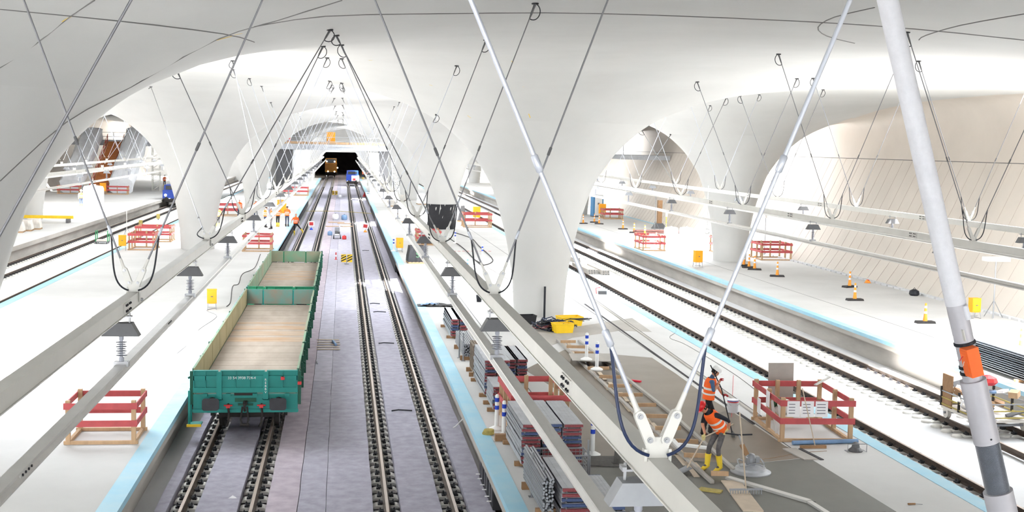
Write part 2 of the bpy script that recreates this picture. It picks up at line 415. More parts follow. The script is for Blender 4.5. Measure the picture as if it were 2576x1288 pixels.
# felt mats laid between the rails of the middle tracks
R0, R1, R2, R3 = TRK[2]-.7525, TRK[2]+.7525, TRK[3]-.7525, TRK[3]+.7525
SL = .31
def mat_strip(x0, x1, y0, y1, mt, lab, z=-.05):
    m = MB(); N = max(2, int((y1-y0)/1.5)); nx = max(2, int((x1-x0)/.3)); vs = []
    for i in range(N+1):
        for j in range(nx+1):
            y = y0+(y1-y0)*i/N; x = x0+(x1-x0)*j/nx
            vs.append((x + (.008*math.sin(y*1.7+x*3) if j in (0, nx) else 0), y, z + .006*math.sin(y*2.1+x*4)+.004*math.sin(x*7+y)))
    top = [(i*(nx+1)+j, i*(nx+1)+j+1, (i+1)*(nx+1)+j+1, (i+1)*(nx+1)+j) for i in range(N) for j in range(nx)]
    m.add(vs, top)
    # turned-down edges
    for j, in ((0,), (nx,)):
        e = [vs[i*(nx+1)+j] for i in range(N+1)]
        m.add(e+[(a, b, -.29) for a, b, c in e], [(i, i+1, N+2+i, N+1+i) for i in range(N)])
    e = vs[:nx+1]; m.add(e+[(a, b, -.29) for a, b, c in e], [(i, i+1, nx+2+i, nx+1+i) for i in range(nx)])
    return tag(m.build('felt_mat', mt), lab, 'mat', 'felt mats on the middle track bed')
YA, YZ = 18, 315
mat_strip(-3.98, R0-SL, YA, YZ, 'felt', 'grey felt strip between left platform and wagon track')
mat_strip(R0+SL, R1-SL, YA, YZ, 'felt', 'grey felt strip between the rails under the wagons')
mat_strip(R1+SL, -.92, YA, YZ, 'felt3', 'rosy grey felt strip just right of the wagon track')
mat_strip(-.905, -.3, YA, 42, 'felt', 'near narrow felt strip in the gap between middle tracks', -.048)
mat_strip(-.905, -.3, 42.02, 95, 'felt2', 'paler narrow felt strip in the gap between middle tracks', -.046)
mat_strip(-.905, -.3, 95.02, YZ, 'felt', 'far narrow felt strip in the gap between middle tracks', -.048)
mat_strip(-.29, R2-SL, YA, 60, 'felt', 'near felt strip left of the empty middle track', -.05)
mat_strip(-.29, R2-SL, 60.02, YZ, 'felt2', 'far paler felt strip left of the empty middle track', -.047)
mat_strip(R2+SL, R3-SL, YA, YZ, 'felt', 'grey felt strip between the rails of the empty middle track')
mat_strip(R3+SL, 3.42, YA, YZ, 'felt', 'grey felt strip along the right platform wall')
# ------------------------------------------------------------------ overhead conductor rails on girders hung from V-shaped rods
M['wsteel'] = mat('white_painted_steel', sr(208, 206, 200), .45, metal=.1, var=.04, scale=2)
M['alu'] = mat('brushed_aluminium', sr(204, 202, 198), .4, metal=.4, var=.05, scale=3)
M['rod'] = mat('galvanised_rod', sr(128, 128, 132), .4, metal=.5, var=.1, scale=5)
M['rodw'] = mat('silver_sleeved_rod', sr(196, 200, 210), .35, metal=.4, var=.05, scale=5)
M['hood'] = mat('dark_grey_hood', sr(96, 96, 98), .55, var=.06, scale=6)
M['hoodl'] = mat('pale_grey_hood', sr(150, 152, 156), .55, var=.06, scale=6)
M['insul'] = mat('grey_silicone_insulator', sr(166, 168, 178), .5, var=.04, scale=8)
M['cable'] = mat('black_cable', sr(28, 30, 38), .45, var=.1, scale=8)
M['cableb'] = mat('blue_black_cable', sr(30, 44, 78), .4, var=.1, scale=8)
M['bolt'] = mat('bolt_steel', sr(160, 160, 162), .35, metal=.6, var=0)
def girder(cx, ztop, y0, y1, splices, lab, w=.13, h=.16):
    t = thing('support_girder', lab, 'girder', (cx, 0, ztop), group='girders over the tracks')
    m = MB(); m.box(-w/2, w/2, y0, y1, -h, 0); m.box(-w/2-.012, w/2+.012, y0, y1, -h-.012, -h); m.build('box_beam', 'wsteel', t)
    for y in splices:
        for s in (-1, 1):
            p = MB(); p.box(s*w/2-(.012 if s < 0 else 0), s*w/2+(.012 if s > 0 else 0), y-.22, y+.22, -h+.015, -.015); pl = p.build('splice_plate', 'wsteel', t)
            for dy in (-.15, -.07, .07, .15):
                for dz in (-.045, -.115):
                    b = MB(); b.lathe([(.014, 0), (.014, .014), (.008, .02)], (0, 0, 0), 6, rot=RY(s*PI/2)); b.build('bolt', 'clip', pl, loc=(s*(w/2+.012), y+dy, dz))
    return t
def conductor(cx, z, y0, y1, marks, lab):
    t = thing('conductor_rail', lab, 'conductor rail', (cx, 0, z), group='overhead conductor rails')
    m = MB(); m.prism([(-.06, 0), (.06, 0), (.06, -.02), (.02, -.03), (.02, -.07), (.05, -.10), (.05, -.12), (.012, -.13), (-.012, -.13), (-.05, -.12), (-.05, -.10), (-.02, -.07), (-.02, -.03), (-.06, -.02)], 1, y0, y1)
    m.build('rail_profile', 'alu', t)
    for y in marks:
        p = MB(); p.box(.02, .034, y-.2, y+.2, -.098, -.032); pl = p.build('joint_plate', 'alu', t)
        for k in range(4):
            b = MB(); b.lathe([(.012, 0), (.012, .012)], (0, 0, 0), 6, rot=RY(PI/2)); b.build('bolt', 'clip', pl, loc=(.034, y-.15+.1*k, -.065))
    return t
_ins = {}
def insulator(cx, y, zg, zc, lab, mt='hood', group='insulators along the conductor rails'):
    """zg underside of girder, zc top of conductor rail"""
    key = (round(zg-zc, 2), mt)
    if key in _ins:
        c = copy_tree(_ins[key]); c.location = (cx, y, zc); c['label'] = lab; return c
    H = zg-zc; t = thing('rail_insulator', lab, 'insulator', (cx, y, zc), group=group)
    m = MB(); m.box(-.13, .13, -.05, .05, H-.03, H-.015); m.box(-.13, -.10, -.05, .05, H-.015, H); m.build('clamp_plate', 'bolt', t)
    for sx in (-.1, .1):
        m = MB(); m.lathe([(.012, H-.13), (.012, H+.02)], (sx, 0, 0), 6); m.build('hanger_bolt', 'bolt', t)
    zt = H-.10; zb = zt-.16
    m = MB(); a, b = .135, .225; d = .09
    m.add([(-a,-d,zt),(a,-d,zt),(a,d,zt),(-a,d,zt),(-b,-d,zb),(b,-d,zb),(b,d,zb),(-b,d,zb),
           (-b+.012,-d+.01,zb),(b-.012,-d+.01,zb),(b-.012,d-.01,zb),(-b+.012,d-.01,zb),(-a+.01,-d+.01,zt-.012),(a-.01,-d+.01,zt-.012),(a-.01,d-.01,zt-.012),(-a+.01,d-.01,zt-.012)],
          [(0,1,2,3),(0,4,5,1),(1,5,6,2),(2,6,7,3),(3,7,4,0),(4,8,9,5),(5,9,10,6),(6,10,11,7),(7,11,8,4),(8,12,13,9),(9,13,14,10),(10,14,15,11),(11,15,12,8),(12,15,14,13)])
    m.build('rain_hood', mt, t)
    L = zb+.02; prof = [(.03, L+.02), (.03, L-.07), (.022, L-.08)]
    n = 7; z0 = L-.09; z1 = .09; st = (z0-z1)/n
    for k in range(n):
        z = z0-st*k; R = .07 if k % 2 == 0 else .058
        prof += [(.022, z), (R, z-st*.35), (R, z-st*.45), (.022, z-st*.6)]
    prof += [(.022, z1), (.032, z1-.01), (.032, .03)]
    m = MB(); m.lathe(prof, (0, 0, 0), 14); m.build('shed_insulator', 'insul', t, smooth=True)
    m = MB(); m.box(-.075, .075, -.05, .05, .0, .035); m.box(-.09, -.06, -.05, .05, -.03, .03); m.box(.06, .09, -.05, .05, -.03, .03); m.build('rail_clamp', 'bolt', t)
    _ins[key] = t; return t
def bez(p0, p1, p2, p3, n=12):
    return [p0*((1-u)**3)+p1*(3*u*(1-u)**2)+p2*(3*u*u*(1-u))+p3*u**3 for u in [k/n for k in range(n+1)]]
def hanger(cx, y, zt, dxl, dxr, lab, det=2, rod='rod', r=.0125, jump='cable', group='V-shaped rod hangers', pix=None):
    t = thing('rod_hanger', lab, 'hanger', (cx, y, zt), group=group)
    # foot: upright plate on the girder with cheeks down its sides
    m = MB(); m.prism([(-.075, 0), (.075, 0), (.075, .07), (.095, .12), (.085, .15), (.04, .16), (.015, .135), (-.015, .135), (-.04, .16), (-.085, .15), (-.095, .12), (-.075, .07)], 1, -.012, .012)
    m.box(-.09, -.07, -.03, .03, -.02, .06); m.box(.07, .09, -.03, .03, -.13, .06); m.build('foot_plate', 'wsteel', t)
    if det >= 2:
        b = MB(); b.lathe([(.022, 0), (.022, .02), (.012, .03)], (.09, 0, -.1), 6, rot=RY(PI/2)); b.build('cheek_bolt', 'bolt', t)
    for s, dx in ((-1, dxl), (1, dxr)):
        zc = zceil(cx+dx, y); A = Vector((dx, 0, zc-zt-.02))
        if pix and pix[s > 0]: A = oncell(*pix[s > 0])-Vector((cx, y, zt+.02))
        P = Vector((s*.055, 0, .12)); d = (A-P).normalized(); L = (A-P).length
        Q = P+d*.17
        if det >= 1:
            m = MB(); n = Vector((-d.z, 0, d.x)); pts = []
            for k in range(7): a = PI*k/6; pts.append(Q+d*(.035*math.sin(a))+n*(.035*math.cos(a)))
            for k in range(7): a = PI*k/6; pts.append(P-d*(.035*math.sin(a))-n*(.035*math.cos(a)))
            m.prism([(p.x, p.z) for p in pts], 1, -.03, -.014); m.prism([(p.x, p.z) for p in pts], 1, .014, .03); arm = m.build('link_arm', 'wsteel', t)
            if det >= 2:
                for p in (P, Q):
                    b = MB(); b.lathe([(.02, 0), (.02, .008), (.012, .008), (.012, .02)], (0, 0, 0), 8, rot=RX(PI/2)); b.build('pivot_bolt', 'bolt', arm, loc=p+Vector((0, -.03, 0)))
        m = MB(); m.tube([Q-d*.01, Q+d*.03, Q+d*.05, Q+d*.15, Q+d*.16], [.02, .024, .019, .017, r], 12); m.build('fork_socket', 'wsteel', t, smooth=True)
        far = A-d*.30
        m = MB(); m.tube([Q+d*.14, far], r, 14 if det == 2 else 8 if det else 5); m.build('tension_rod', rod, t, smooth=True)
        if det >= 1:
            for u in ((.55, 1.75) if det >= 2 else (1.75,)):
                m = MB(); m.tube([Q+d*(u-.06), Q+d*(u-.05), Q+d*(u+.05), Q+d*(u+.06)], [r, r*1.6, r*1.6, r], 12); m.build('coupler_sleeve', 'rodw' if u < 1 or rod == 'rodw' else 'hood', t, smooth=True)
            J = Q+d*.5; E = Vector((s*.06, -.03, .02))
            m = MB(); m.tube(bez(J, J-d*.4+Vector((s*.10, 0, -.02)), E+Vector((s*.22, 0, .06)), E, 14), .0115, 8); m.build('jumper_cable', jump, t, smooth=True)
        # ceiling anchor with its black loop
        m = MB(); m.tube([far-d*.02, far+d*.1, far+d*.2, A], [r, r*1.9, r*1.9, .03], 7); m.build('end_fitting', 'hood', t)
        m = MB(); m.lathe([(.07, -.03), (.075, -.02), (.075, .03)], A+Vector((0, 0, .02)), 8); m.build('ceiling_anchor', 'clip', t)
        if det >= 1:
            m = MB(); m.tube(bez(A+Vector((s*.03, 0, 0)), A+Vector((s*.2, 0, -.12)), far+Vector((s*.16, 0, -.12)), far-d*.02, 10), .011, 6); m.build('loop_cable', 'cable', t)
    return t
XCL, XCR, ZG, ZC = -2.66, 2.03, 6.02, 5.24
ny = [16.5+8.8*k for k in range(-1, 18)]
girder(XCL, ZG, 6, 176, [15.6, 33, 50, 68], 'white box girder above the green wagons')
girder(XCR, ZG, 4, 176, [10.6, 28, 45, 62], 'white box girder crossing the lower right foreground')
conductor(XCL, ZC, 5, 200, [10.8, 19.6, 36], 'aluminium conductor rail above the green wagons')
conductor(XCR, ZC, 4, 200, [12.4, 21, 38], 'aluminium conductor rail above the empty middle track')
ordn = ['first', 'second', 'third', 'fourth', 'fifth', 'sixth', 'seventh', 'eighth', 'ninth', 'tenth', 'eleventh', 'twelfth', 'thirteenth', 'fourteenth', 'fifteenth', 'sixteenth', 'seventeenth', 'eighteenth', 'nineteenth', 'twentieth', 'twenty-first', 'twenty-second', 'twenty-third', 'twenty-fourth', 'last']
for k, y in enumerate(ny):
    det = 2 if y < 30 else 1 if y < 62 else 0
    if k > 0:
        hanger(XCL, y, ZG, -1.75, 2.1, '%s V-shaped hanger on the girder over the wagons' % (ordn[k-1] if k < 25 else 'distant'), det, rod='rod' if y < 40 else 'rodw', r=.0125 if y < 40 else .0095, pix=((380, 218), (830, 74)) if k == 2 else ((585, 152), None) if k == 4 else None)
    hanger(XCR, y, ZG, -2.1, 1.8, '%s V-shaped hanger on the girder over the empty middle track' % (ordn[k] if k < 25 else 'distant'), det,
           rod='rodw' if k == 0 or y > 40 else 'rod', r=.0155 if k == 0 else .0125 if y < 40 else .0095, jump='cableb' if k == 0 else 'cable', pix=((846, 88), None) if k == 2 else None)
for k in range(18):
    yl = [15.57, 22.5, 29.8, 38.4][k] if k < 4 else 38.4+8.2*(k-3); yr = [16.05, 22.8, 30.45, 37.9][k] if k < 4 else 37.9+8.2*(k-3)
    insulator(XCL, yl, ZG-.17, ZC, '%s hooded insulator over the wagons' % (ordn[k] if k < 25 else 'distant'))
    insulator(XCR, yr, ZG-.17, ZC, '%s hooded insulator over the empty middle track' % (ordn[k+1] if k < 25 else 'distant'))
insulator(XCR, 8.15, ZG-.17, ZC, 'nearest hooded insulator over the empty middle track, cut off below', 'hoodl')
# outer tracks
for cx, ys, ln in ((14.77, [36.2+8.6*k for k in range(-1, 16)], 'right track beside the repaired platform'), (19.2, [36.2+8.6*k for k in range(0, 16)], 'right track along the far platform face'),
                   (-15.6, [76.0+8.6*k for k in range(0, 12)], 'left track beside the blue strip'), (-20.0, [76.0+8.6*k for k in range(0, 12)], 'outer left track')):
    girder(cx, ZG, 10 if cx > 0 else 50, 177, [ys[0]+3, ys[0]+12, ys[0]+21, ys[0]+38], 'white box girder over the '+ln)
    conductor(cx, ZC, 10 if cx > 0 else 50, 195, [ys[0]+6, ys[0]+18], 'thin conductor rail over the '+ln)
    for k, y in enumerate(ys):
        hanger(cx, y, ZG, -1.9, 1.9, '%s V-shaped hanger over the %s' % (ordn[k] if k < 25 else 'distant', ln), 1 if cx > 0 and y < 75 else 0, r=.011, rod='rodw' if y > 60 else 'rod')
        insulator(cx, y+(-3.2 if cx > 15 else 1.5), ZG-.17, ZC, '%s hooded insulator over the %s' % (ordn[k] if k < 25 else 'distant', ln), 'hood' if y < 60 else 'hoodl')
# ------------------------------------------------------------------ leaning prop
M['propw'] = mat('white_wrapped_tube', sr(222, 222, 228), .5, var=.05, scale=10, bump=.4)
M['propg'] = mat('light_grey_steel_tube', sr(190, 188, 194), .4, metal=.15, var=.04, scale=6)
M['thread'] = mat('zinc_thread', sr(176, 180, 188), .25, metal=.75, var=.05, scale=10)
M['orange'] = mat('orange_plastic', sr(246, 110, 40), .5, var=.05, scale=8)
M['tape'] = mat('red_wire', sr(214, 30, 60), .5, var=0)
YP = 12.0
top, bot = aty(2233, 0, YP), aty(2522, 1288, YP)
ax = (top-bot).normalized()
P0 = bot - ax*((bot.z-PH)/ax.z); PT = top + ax*.62
prop = thing('leaning_prop', 'thick white leaning steel prop with threaded spindle and orange box', 'prop', P0)
def pp(px, py):   # distance along the axis seen at this picture height
    lo, hi = 0, 14
    for _ in range(40):
        mid = (lo+hi)/2; q = P0+ax*mid-CAM; yy = 644-F_PX*q.dot(UPV)/q.dot(FWD)
        if yy > py: lo = mid
        else: hi = mid
    return lo
def seg(a, b, r, name, mt, n=24): m = MB(); m.tube([ax*a, ax*b], r, n); return m.build(name, mt, prop, smooth=True)
s1, s2, s3, s4, s5 = pp(0, 1235), pp(0, 1112), pp(0, 955), pp(0, 765), (PT-P0).length
seg(0, s1, .152, 'lower_sleeve', 'propg')
m = MB(); n = 30; tp = []; tr = []
a = s1-.02
while a < s2+.02:
    tp += [ax*a, ax*(a+.007)]; tr += [.112, .125]; a += .0145
m.tube(tp, tr, 24); m.build('threaded_spindle', 'thread', prop)
seg(s2, s3, .133, 'upper_sleeve', 'propg'); 
m = MB(); m.lathe([(.011, -.003), (.011, .003)], ax*(s2+.06)+Vector((-.01, -.131, 0)), 10, rot=RX(PI/2)); m.build('pin_hole', 'cable', prop)
seg(s3, s4, .1, 'bare_tube', 'propg'); seg(s4, s5, .104, 'wrapped_tube', 'propw')
q = align(ax)
for py in (862, 920, 935):
    d = pp(0, py); m = MB(); m.lathe([(.104, -.018), (.112, -.014), (.112, .014), (.104, .018)], ax*d, 20, rot=q); m.build('clamp_band', 'cable', prop)
d = pp(0, 900); m = MB(); m.cbox((.155, -.04, 0), (.15, .13, .3), rot=None); ob = m.build('sensor_box', 'orange', prop, loc=ax*d, rot=q.to_euler())
m = MB(); m.box(.075, .235, -.108, -.103, -.13, .13); m.box(.10, .21, -.113, -.107, -.10, .10); m.build('box_lid', 'orange', ob)
for k in range(4):
    m = MB(); b = ax*d+Vector((.08, -.11, .02*k)); m.tube(bez(b, b+Vector((-.12, -.06, .10-.06*k)), b+Vector((-.2, -.02, -.1+.05*k)), b+Vector((-.12-.04*k, -.03, -.16+.03*k)), 10), .004, 5); m.build('loose_wire', 'tape' if k % 2 else 'wsteel', prop)
m = MB(); m.tube([ax*pp(0, 765)+Vector((.05, -.095, 0)), ax*pp(0, 800)+Vector((.055, -.095, 0))], .03, 8); m.build('paper_tag', 'propw', prop)
m = MB(); m.cbox(ax*pp(0, 840)+Vector((-.045, -.095, 0)), (.08, .01, .12), rot=q); m.build('label_plate', 'wsteel', prop)
# ------------------------------------------------------------------ flat wagons with drop sides
M['teal'] = mat('teal_green_paint', sr(20, 132, 124), .5, var=.12, scale=1.5, detail=6)
M['green'] = mat('green_paint', sr(30, 124, 88), .55, var=.2, scale=1.2, detail=6)
M['dgreen'] = mat('dark_green_paint', sr(22, 84, 66), .6, var=.2, scale=1.5)
M['innerg'] = mat('scratched_green_inside', sr(96, 146, 118), .65, var=.2, scale=.9, detail=8, col2=sr(140, 128, 108))
M['innery'] = mat('worn_yellowed_inside', sr(150, 142, 104), .7, var=.2, scale=1.0, detail=8, col2=sr(172, 158, 120))
M['innerr'] = mat('worn_brown_teal_inside', sr(126, 108, 92), .7, scale=1.6, detail=8, col2=sr(78, 130, 122))
M['wood'] = mat('worn_wagon_planks', sr(130, 118, 107), .8, var=.1, scale=1.2, detail=8, stretch=(1, .25, 1), col2=sr(158, 146, 133))
M['woodr'] = mat('rusty_wagon_planks', sr(152, 122, 94), .8, var=.1, scale=.8, detail=8, col2=sr(156, 143, 129))
M['under'] = mat('grimy_underframe', sr(46, 42, 40), .8, var=.2, scale=4)
M['buffer'] = mat('black_buffer_plate', sr(50, 50, 54), .55, var=.15, scale=6)
M['redp'] = mat('red_paint', sr(206, 60, 62), .55, var=.08, scale=6)
M['yelp'] = mat('yellow_paint', sr(236, 196, 40), .55, var=.08, scale=6)
M['white'] = mat('white_lettering', sr(236, 238, 236), .6, var=0)
def text_mesh(body, size, mt, name='lettering', depth=.002):
    cu = bpy.data.curves.new('t', 'FONT'); cu.body = body; cu.size = size; cu.align_x = 'CENTER'; cu.align_y = 'CENTER'; cu.extrude = depth
    o = bpy.data.objects.new('t', cu); COL.objects.link(o)
    bpy.context.view_layer.update()
    me = bpy.data.meshes.new_from_object(o.evaluated_get(bpy.context.evaluated_depsgraph_get()))
    bpy.data.objects.remove(o); bpy.data.curves.remove(cu); me.materials.clear(); me.materials.append(M[mt]); me.name = name; return me
def rrect(x0, x1, z0, z1, r, n=4):
    pts = []
    for cx, cz, a0 in ((x1-r, z0+r, -PI/2), (x1-r, z1-r, 0), (x0+r, z1-r, PI/2), (x0+r, z0+r, PI)):
        for k in range(n+1): a = a0+PI/2*k/n; pts.append((cx+r*math.cos(a), cz+r*math.sin(a)))
    return pts
def wheelset(t, y):
    m = MB(); m.tube([(-1.0, y, .46), (1.0, y, .46)], .08, 8)
    for s in (-1, 1): m.lathe([(.10, -.07), (.46, -.07), (.46, .05), (.49, .06), (.49, .075), (.10, .075)], (s*.75, y, .46), 20, rot=RY(-s*PI/2))
    return m.build('wheelset', 'under', t)
def wagon(y0, L, cx, lab, inner, far):
    t = thing('flat_wagon', lab, 'wagon', (cx, y0, 0), group='green flat wagons')
    W = 1.375; FZ = 1.24; TZ = 1.9; g = 'teal' if not far else 'green'
    # planks of the loading floor
    n = 4; 
    N = 40
    for k in range(N):
        a = .12+(L-.24)*k/N; b = .12+(L-.24)*(k+1)/N-.008
        m = MB(); m.box(-W+.06, W-.06, a, b, FZ-.05, FZ+.002*math.sin(k*2.3)); m.build('plank', 'woodr' if (N*.45 < k < N*.72 and k % 3) else 'wood', t)
    m = MB(); m.box(-W, -W+.14, .05, L-.05, FZ-.28, FZ-.05); m.box(W-.14, W, .05, L-.05, FZ-.28, FZ-.05); m.box(-.5, -.3, .1, L-.1, .75, FZ-.06); m.box(.3, .5, .1, L-.1, .75, FZ-.06)
    for k in range(9): y = .4+(L-.8)*k/8; m.box(-W+.1, W-.1, y-.06, y+.06, FZ-.25, FZ-.06)
    m.build('underframe', 'dgreen', t)
    # drop sides in eight flaps a side
    nf = 8
    for s in (-1, 1):
        for k in range(nf):
            a = .08+(L-.16)*k/nf+.03; b = .08+(L-.16)*(k+1)/nf-.03
            x = s*(W-.03); out = s*.018
            top = TZ - (.0 if s < 0 else .05*((k*5) % 3)/2)
            m = MB(); m.box(min(x, x+s*.03), max(x, x+s*.03), a, b, FZ-.02, top, 1); m.box(min(x+s*.0305, x+s*.06), max(x+s*.0305, x+s*.06), a, b, top-.09, top, 0); m.box(min(x+s*.0305, x+s*.06), max(x+s*.0305, x+s*.06), a, b, FZ-.02, FZ+.07, 0)
            m.box(min(x, x+s*.06), max(x, x+s*.06), a, b, top+.0005, top+.012, 2)
            o = m.build('drop_side', ['dgreen', inner if s < 0 else 'innerr', 'innerg'], t)
            for q in (.25, .75):
                y = a+(b-a)*q; m = MB(); m.box(min(x+s*.062, x+s*.10), max(x+s*.062, x+s*.10), y-.05, y+.05, FZ-.14, top-.12); m.box(min(x+s*.062, x+s*.13), max(x+s*.062, x+s*.13), y-.03, y+.03, FZ+.08, FZ+.16); m.build('flap_rib', 'dgreen', o)
        for k in range(nf+1):
            y = .08+(L-.16)*k/nf; x = s*(W+.045)
            m = MB(); m.box(x-.04, x+.04, y-.045, y+.045, FZ-.3, TZ-.06+.03*((k*7) % 3)); m.tube([(x, y, TZ-.2), (x+s*.09, y, TZ-.25)], .03, 6); m.build('stake', 'dgreen', t)
    # end boards
    for e, yy in ((0, .03), (1, L-.03)):
        d = -1 if e == 0 else 1
        for x0, x1 in ((-W, -.72), (-.66, .5), (.56, W)):
            m = MB(); y1, y2 = sorted((yy, yy-d*.05)); m.box(x0, x1, y1, y2, FZ+.03, TZ-.03, 1)
            o0, o1 = sorted((yy+d*.0005, yy+d*.055))
            m.box(x0, x1, o0, o1, TZ-.05, TZ-.03, 0); m.box(x0, x1, o0, o1, TZ-.29, TZ-.17, 0); m.box(x0, x1, o0, o1, FZ+.03, FZ+.17, 0)
            kk = max(2, int((x1-x0)/.3))
            for j in range(kk+1): x = x0+.02+(x1-x0-.04)*j/kk; m.box(x-.012, x+.012, o0, o1-.012 if d > 0 else o1, FZ+.17, TZ-.05, 0)
            m.build('end_board', [g, 'innerr' if (e == 1 and not far) else 'innerg' if e else g], t)
        for x in (-.69, .53):
            o0, o1 = sorted((yy-d*.02, yy+d*.11)); m = MB(); m.box(x-.07, x+.07, o0, o1, FZ-.16, TZ-.06); m.box(x-.09, x+.09, o0, o1+.01, FZ-.2, FZ-.14); m.build('end_stake', g, t)
        o0, o1 = sorted((yy-d*.0, yy-d*.12)); m = MB(); m.box(-W, W, o0, o1, FZ-.52, FZ-.02); m.box(-W-.02, W+.02, min(yy, yy+d*.03), max(yy, yy+d*.03), FZ-.5, FZ-.42); hs = m.build('headstock', g, t)
        for x in (-.875, .875):
            o0, o1 = sorted((yy+d*.03, yy+d*.5)); m = MB(); m.lathe([(.12, 0), (.12, .42)], (x, yy+d*.03, 1.05-.02), 12, rot=RX(PI/2 if d < 0 else -PI/2)); m.build('buffer_barrel', 'under', t)
            p0, p1 = sorted((yy+d*.45, yy+d*.5)); m = MB(); m.prism(rrect(x-.22, x+.22, .88, 1.20, .07), 1, p0, p1); m.build('buffer_plate', 'buffer', t)
        if e == 0 and not far:
            # coupling hook, chain link and two brake hoses
            m = MB(); m.box(-.05, .05, -.30, 0, .98, 1.06); m.tube([(0, -.24, 1.05), (0, -.34, 1.02), (0, -.36, .9), (0, -.30, .84)], .035, 8); m.build('draw_hook', 'under', t)
            m = MB(); m.tube([(-.06, -.3, .95), (-.1, -.33, .6), (-.06, -.35, .45), (.06, -.35, .45), (.1, -.33, .6), (.06, -.3, .95)], .025, 8); m.tube([(-.12, -.34, .47), (.12, -.34, .47)], .04, 8); m.build('screw_coupling', 'under', t)
            for x in (-.45, .42):
                m = MB(); m.tube([(x, .02, .95), (x, -.12, .92), (x+.03, -.18, .75), (x+.01, -.17, .5), (x-.04, -.14, .38)], .03, 8); h = m.build('brake_hose', 'under', t)
                m = MB(); m.box(x-.05, x+.05, -.16, -.02, .88, .96); m.tube([(x-.11, -.1, .94), (x+.11, -.1, .94)], .022, 6); m.build('hose_tap', 'redp', h)
            m = MB(); m.box(-.28, .28, -.03, .0, 1.02, 1.12); m.box(-.2, .2, -.032, -.0, .92, .97); m.build('hook_guide', 'dgreen', t)
            for x, z in ((.98, FZ+.43), (W+.05, FZ+.30)):
                m = MB(); m.box(x-.05, x+.05, -.12, -.06, z-.04, z+.04); m.build('tail_lamp_bracket', 'redp', t)
            m = MB(); m.box(-W-.12, -W-.06, -.1, -.05, .42, FZ+.1); m.box(-W-.12, -W-.06, .25, .3, .42, FZ+.1); m.box(-W-.14, -W+.22, -.16, .3, .40, .43); st = m.build('shunter_step', 'teal', t)
            m = MB(); m.box(-W-.15, -W+.23, -.17, -.14, .38, .45); m.build('step_edge', 'yelp', st)
            for x in (-.45, .25, -1.05, 1.1): m = MB(); m.cbox((x, -.06, FZ-.02), (.12, .1, .07)); m.build('latch', 'teal', t)
            link('wagon_number', text_mesh('33 54 3938 724-4', .098, 'white'), t, (-.1, -.03, TZ-.23), (PI/2, 0, 0)).scale = (1.05, 1, 1)
            link('stake_lettering', text_mesh('R\nE\nB\nB\nV', .085, 'white'), t, (.53, -.083, FZ+.22), (PI/2, 0, 0))
            for x, z, s1 in ((.03, FZ+.0, 0),): m = MB(); m.box(-.3, .3, .0, .04, FZ-.05, FZ+.03); m.build('floor_slot', 'under', t)
    # bogies
    for yb in (2.6, L-2.6):
        m = MB()
        for s in (-1, 1): m.prism([(yb-1.3, .36), (yb-.9, .62), (yb-.3, .5), (yb+.3, .5), (yb+.9, .62), (yb+1.3, .36), (yb+1.3, .6), (yb+.9, .82), (yb-.9, .82), (yb-1.3, .6)], 0, s*1.0-.05, s*1.0+.05)
        m.box(-1.0, 1.0, yb-.2, yb+.2, .55, .8); m.box(-.7, .7, yb-1.45, yb-1.35, .35, .5); m.build('bogie_frame', 'under', t)
        for s in (-1, 1):
            for q in (-.9, .9):
                m = MB(); pr = []
                for k in range(7): z = .38+.06*k; pr += [(.13, z), (.155, z+.02), (.155, z+.035), (.13, z+.055)]
                m.lathe(pr, (s*1.13, yb+q, 0), 10); m.build('coil_spring', 'under', t)
        wheelset(t, yb-.9); wheelset(t, yb+.9)
    return t
wagon(33.55, 18.6, -2.515, 'near teal flat wagon with empty plank floor and white number', 'innery', False)
wagon(53.2, 17.4, -2.53, 'second green flat wagon coupled behind the near one', 'innerg', True)
# ------------------------------------------------------------------ people: one skinned body each, dressed by region, with vest / helmet / boots as children
M['skin'] = mat('skin', sr(196, 140, 112), .6, var=.05, scale=10)
M['vest'] = mat('hi_vis_orange', sr(255, 104, 36), .7, var=.05, scale=8)
M['refl'] = mat('reflective_tape', sr(226, 226, 222), .3, var=0)
M['blackc'] = mat('black_trousers', sr(34, 33, 36), .85, var=.2, scale=8)
M['greyc'] = mat('dusty_dark_trousers', sr(66, 64, 66), .9, scale=9, detail=8, col2=sr(112, 108, 108))
M['jean'] = mat('dark_jeans', sr(46, 58, 84), .85, var=.15, scale=8)
M['blues'] = mat('blue_tshirt', sr(70, 96, 130), .85, var=.12, scale=8)
M['darks'] = mat('dark_tshirt', sr(36, 38, 46), .85, var=.12, scale=8)
M['boot'] = mat('yellow_rubber_boots', sr(232, 200, 60), .45, var=.08, scale=6)
M['shoe'] = mat('dark_shoes', sr(42, 38, 36), .7, var=.1, scale=8)
M['helw'] = mat('white_helmet', sr(240, 240, 238), .35, var=0)
M['helr'] = mat('red_helmet', sr(214, 36, 40), .35, var=.03, scale=8)
M['hair'] = mat('dark_hair', sr(34, 28, 26), .8, var=.1, scale=20)
M['glove'] = mat('pale_work_glove', sr(214, 200, 140), .8, var=.15, scale=12)
M['glover'] = mat('red_work_glove', sr(170, 44, 48), .8, var=.1, scale=12)
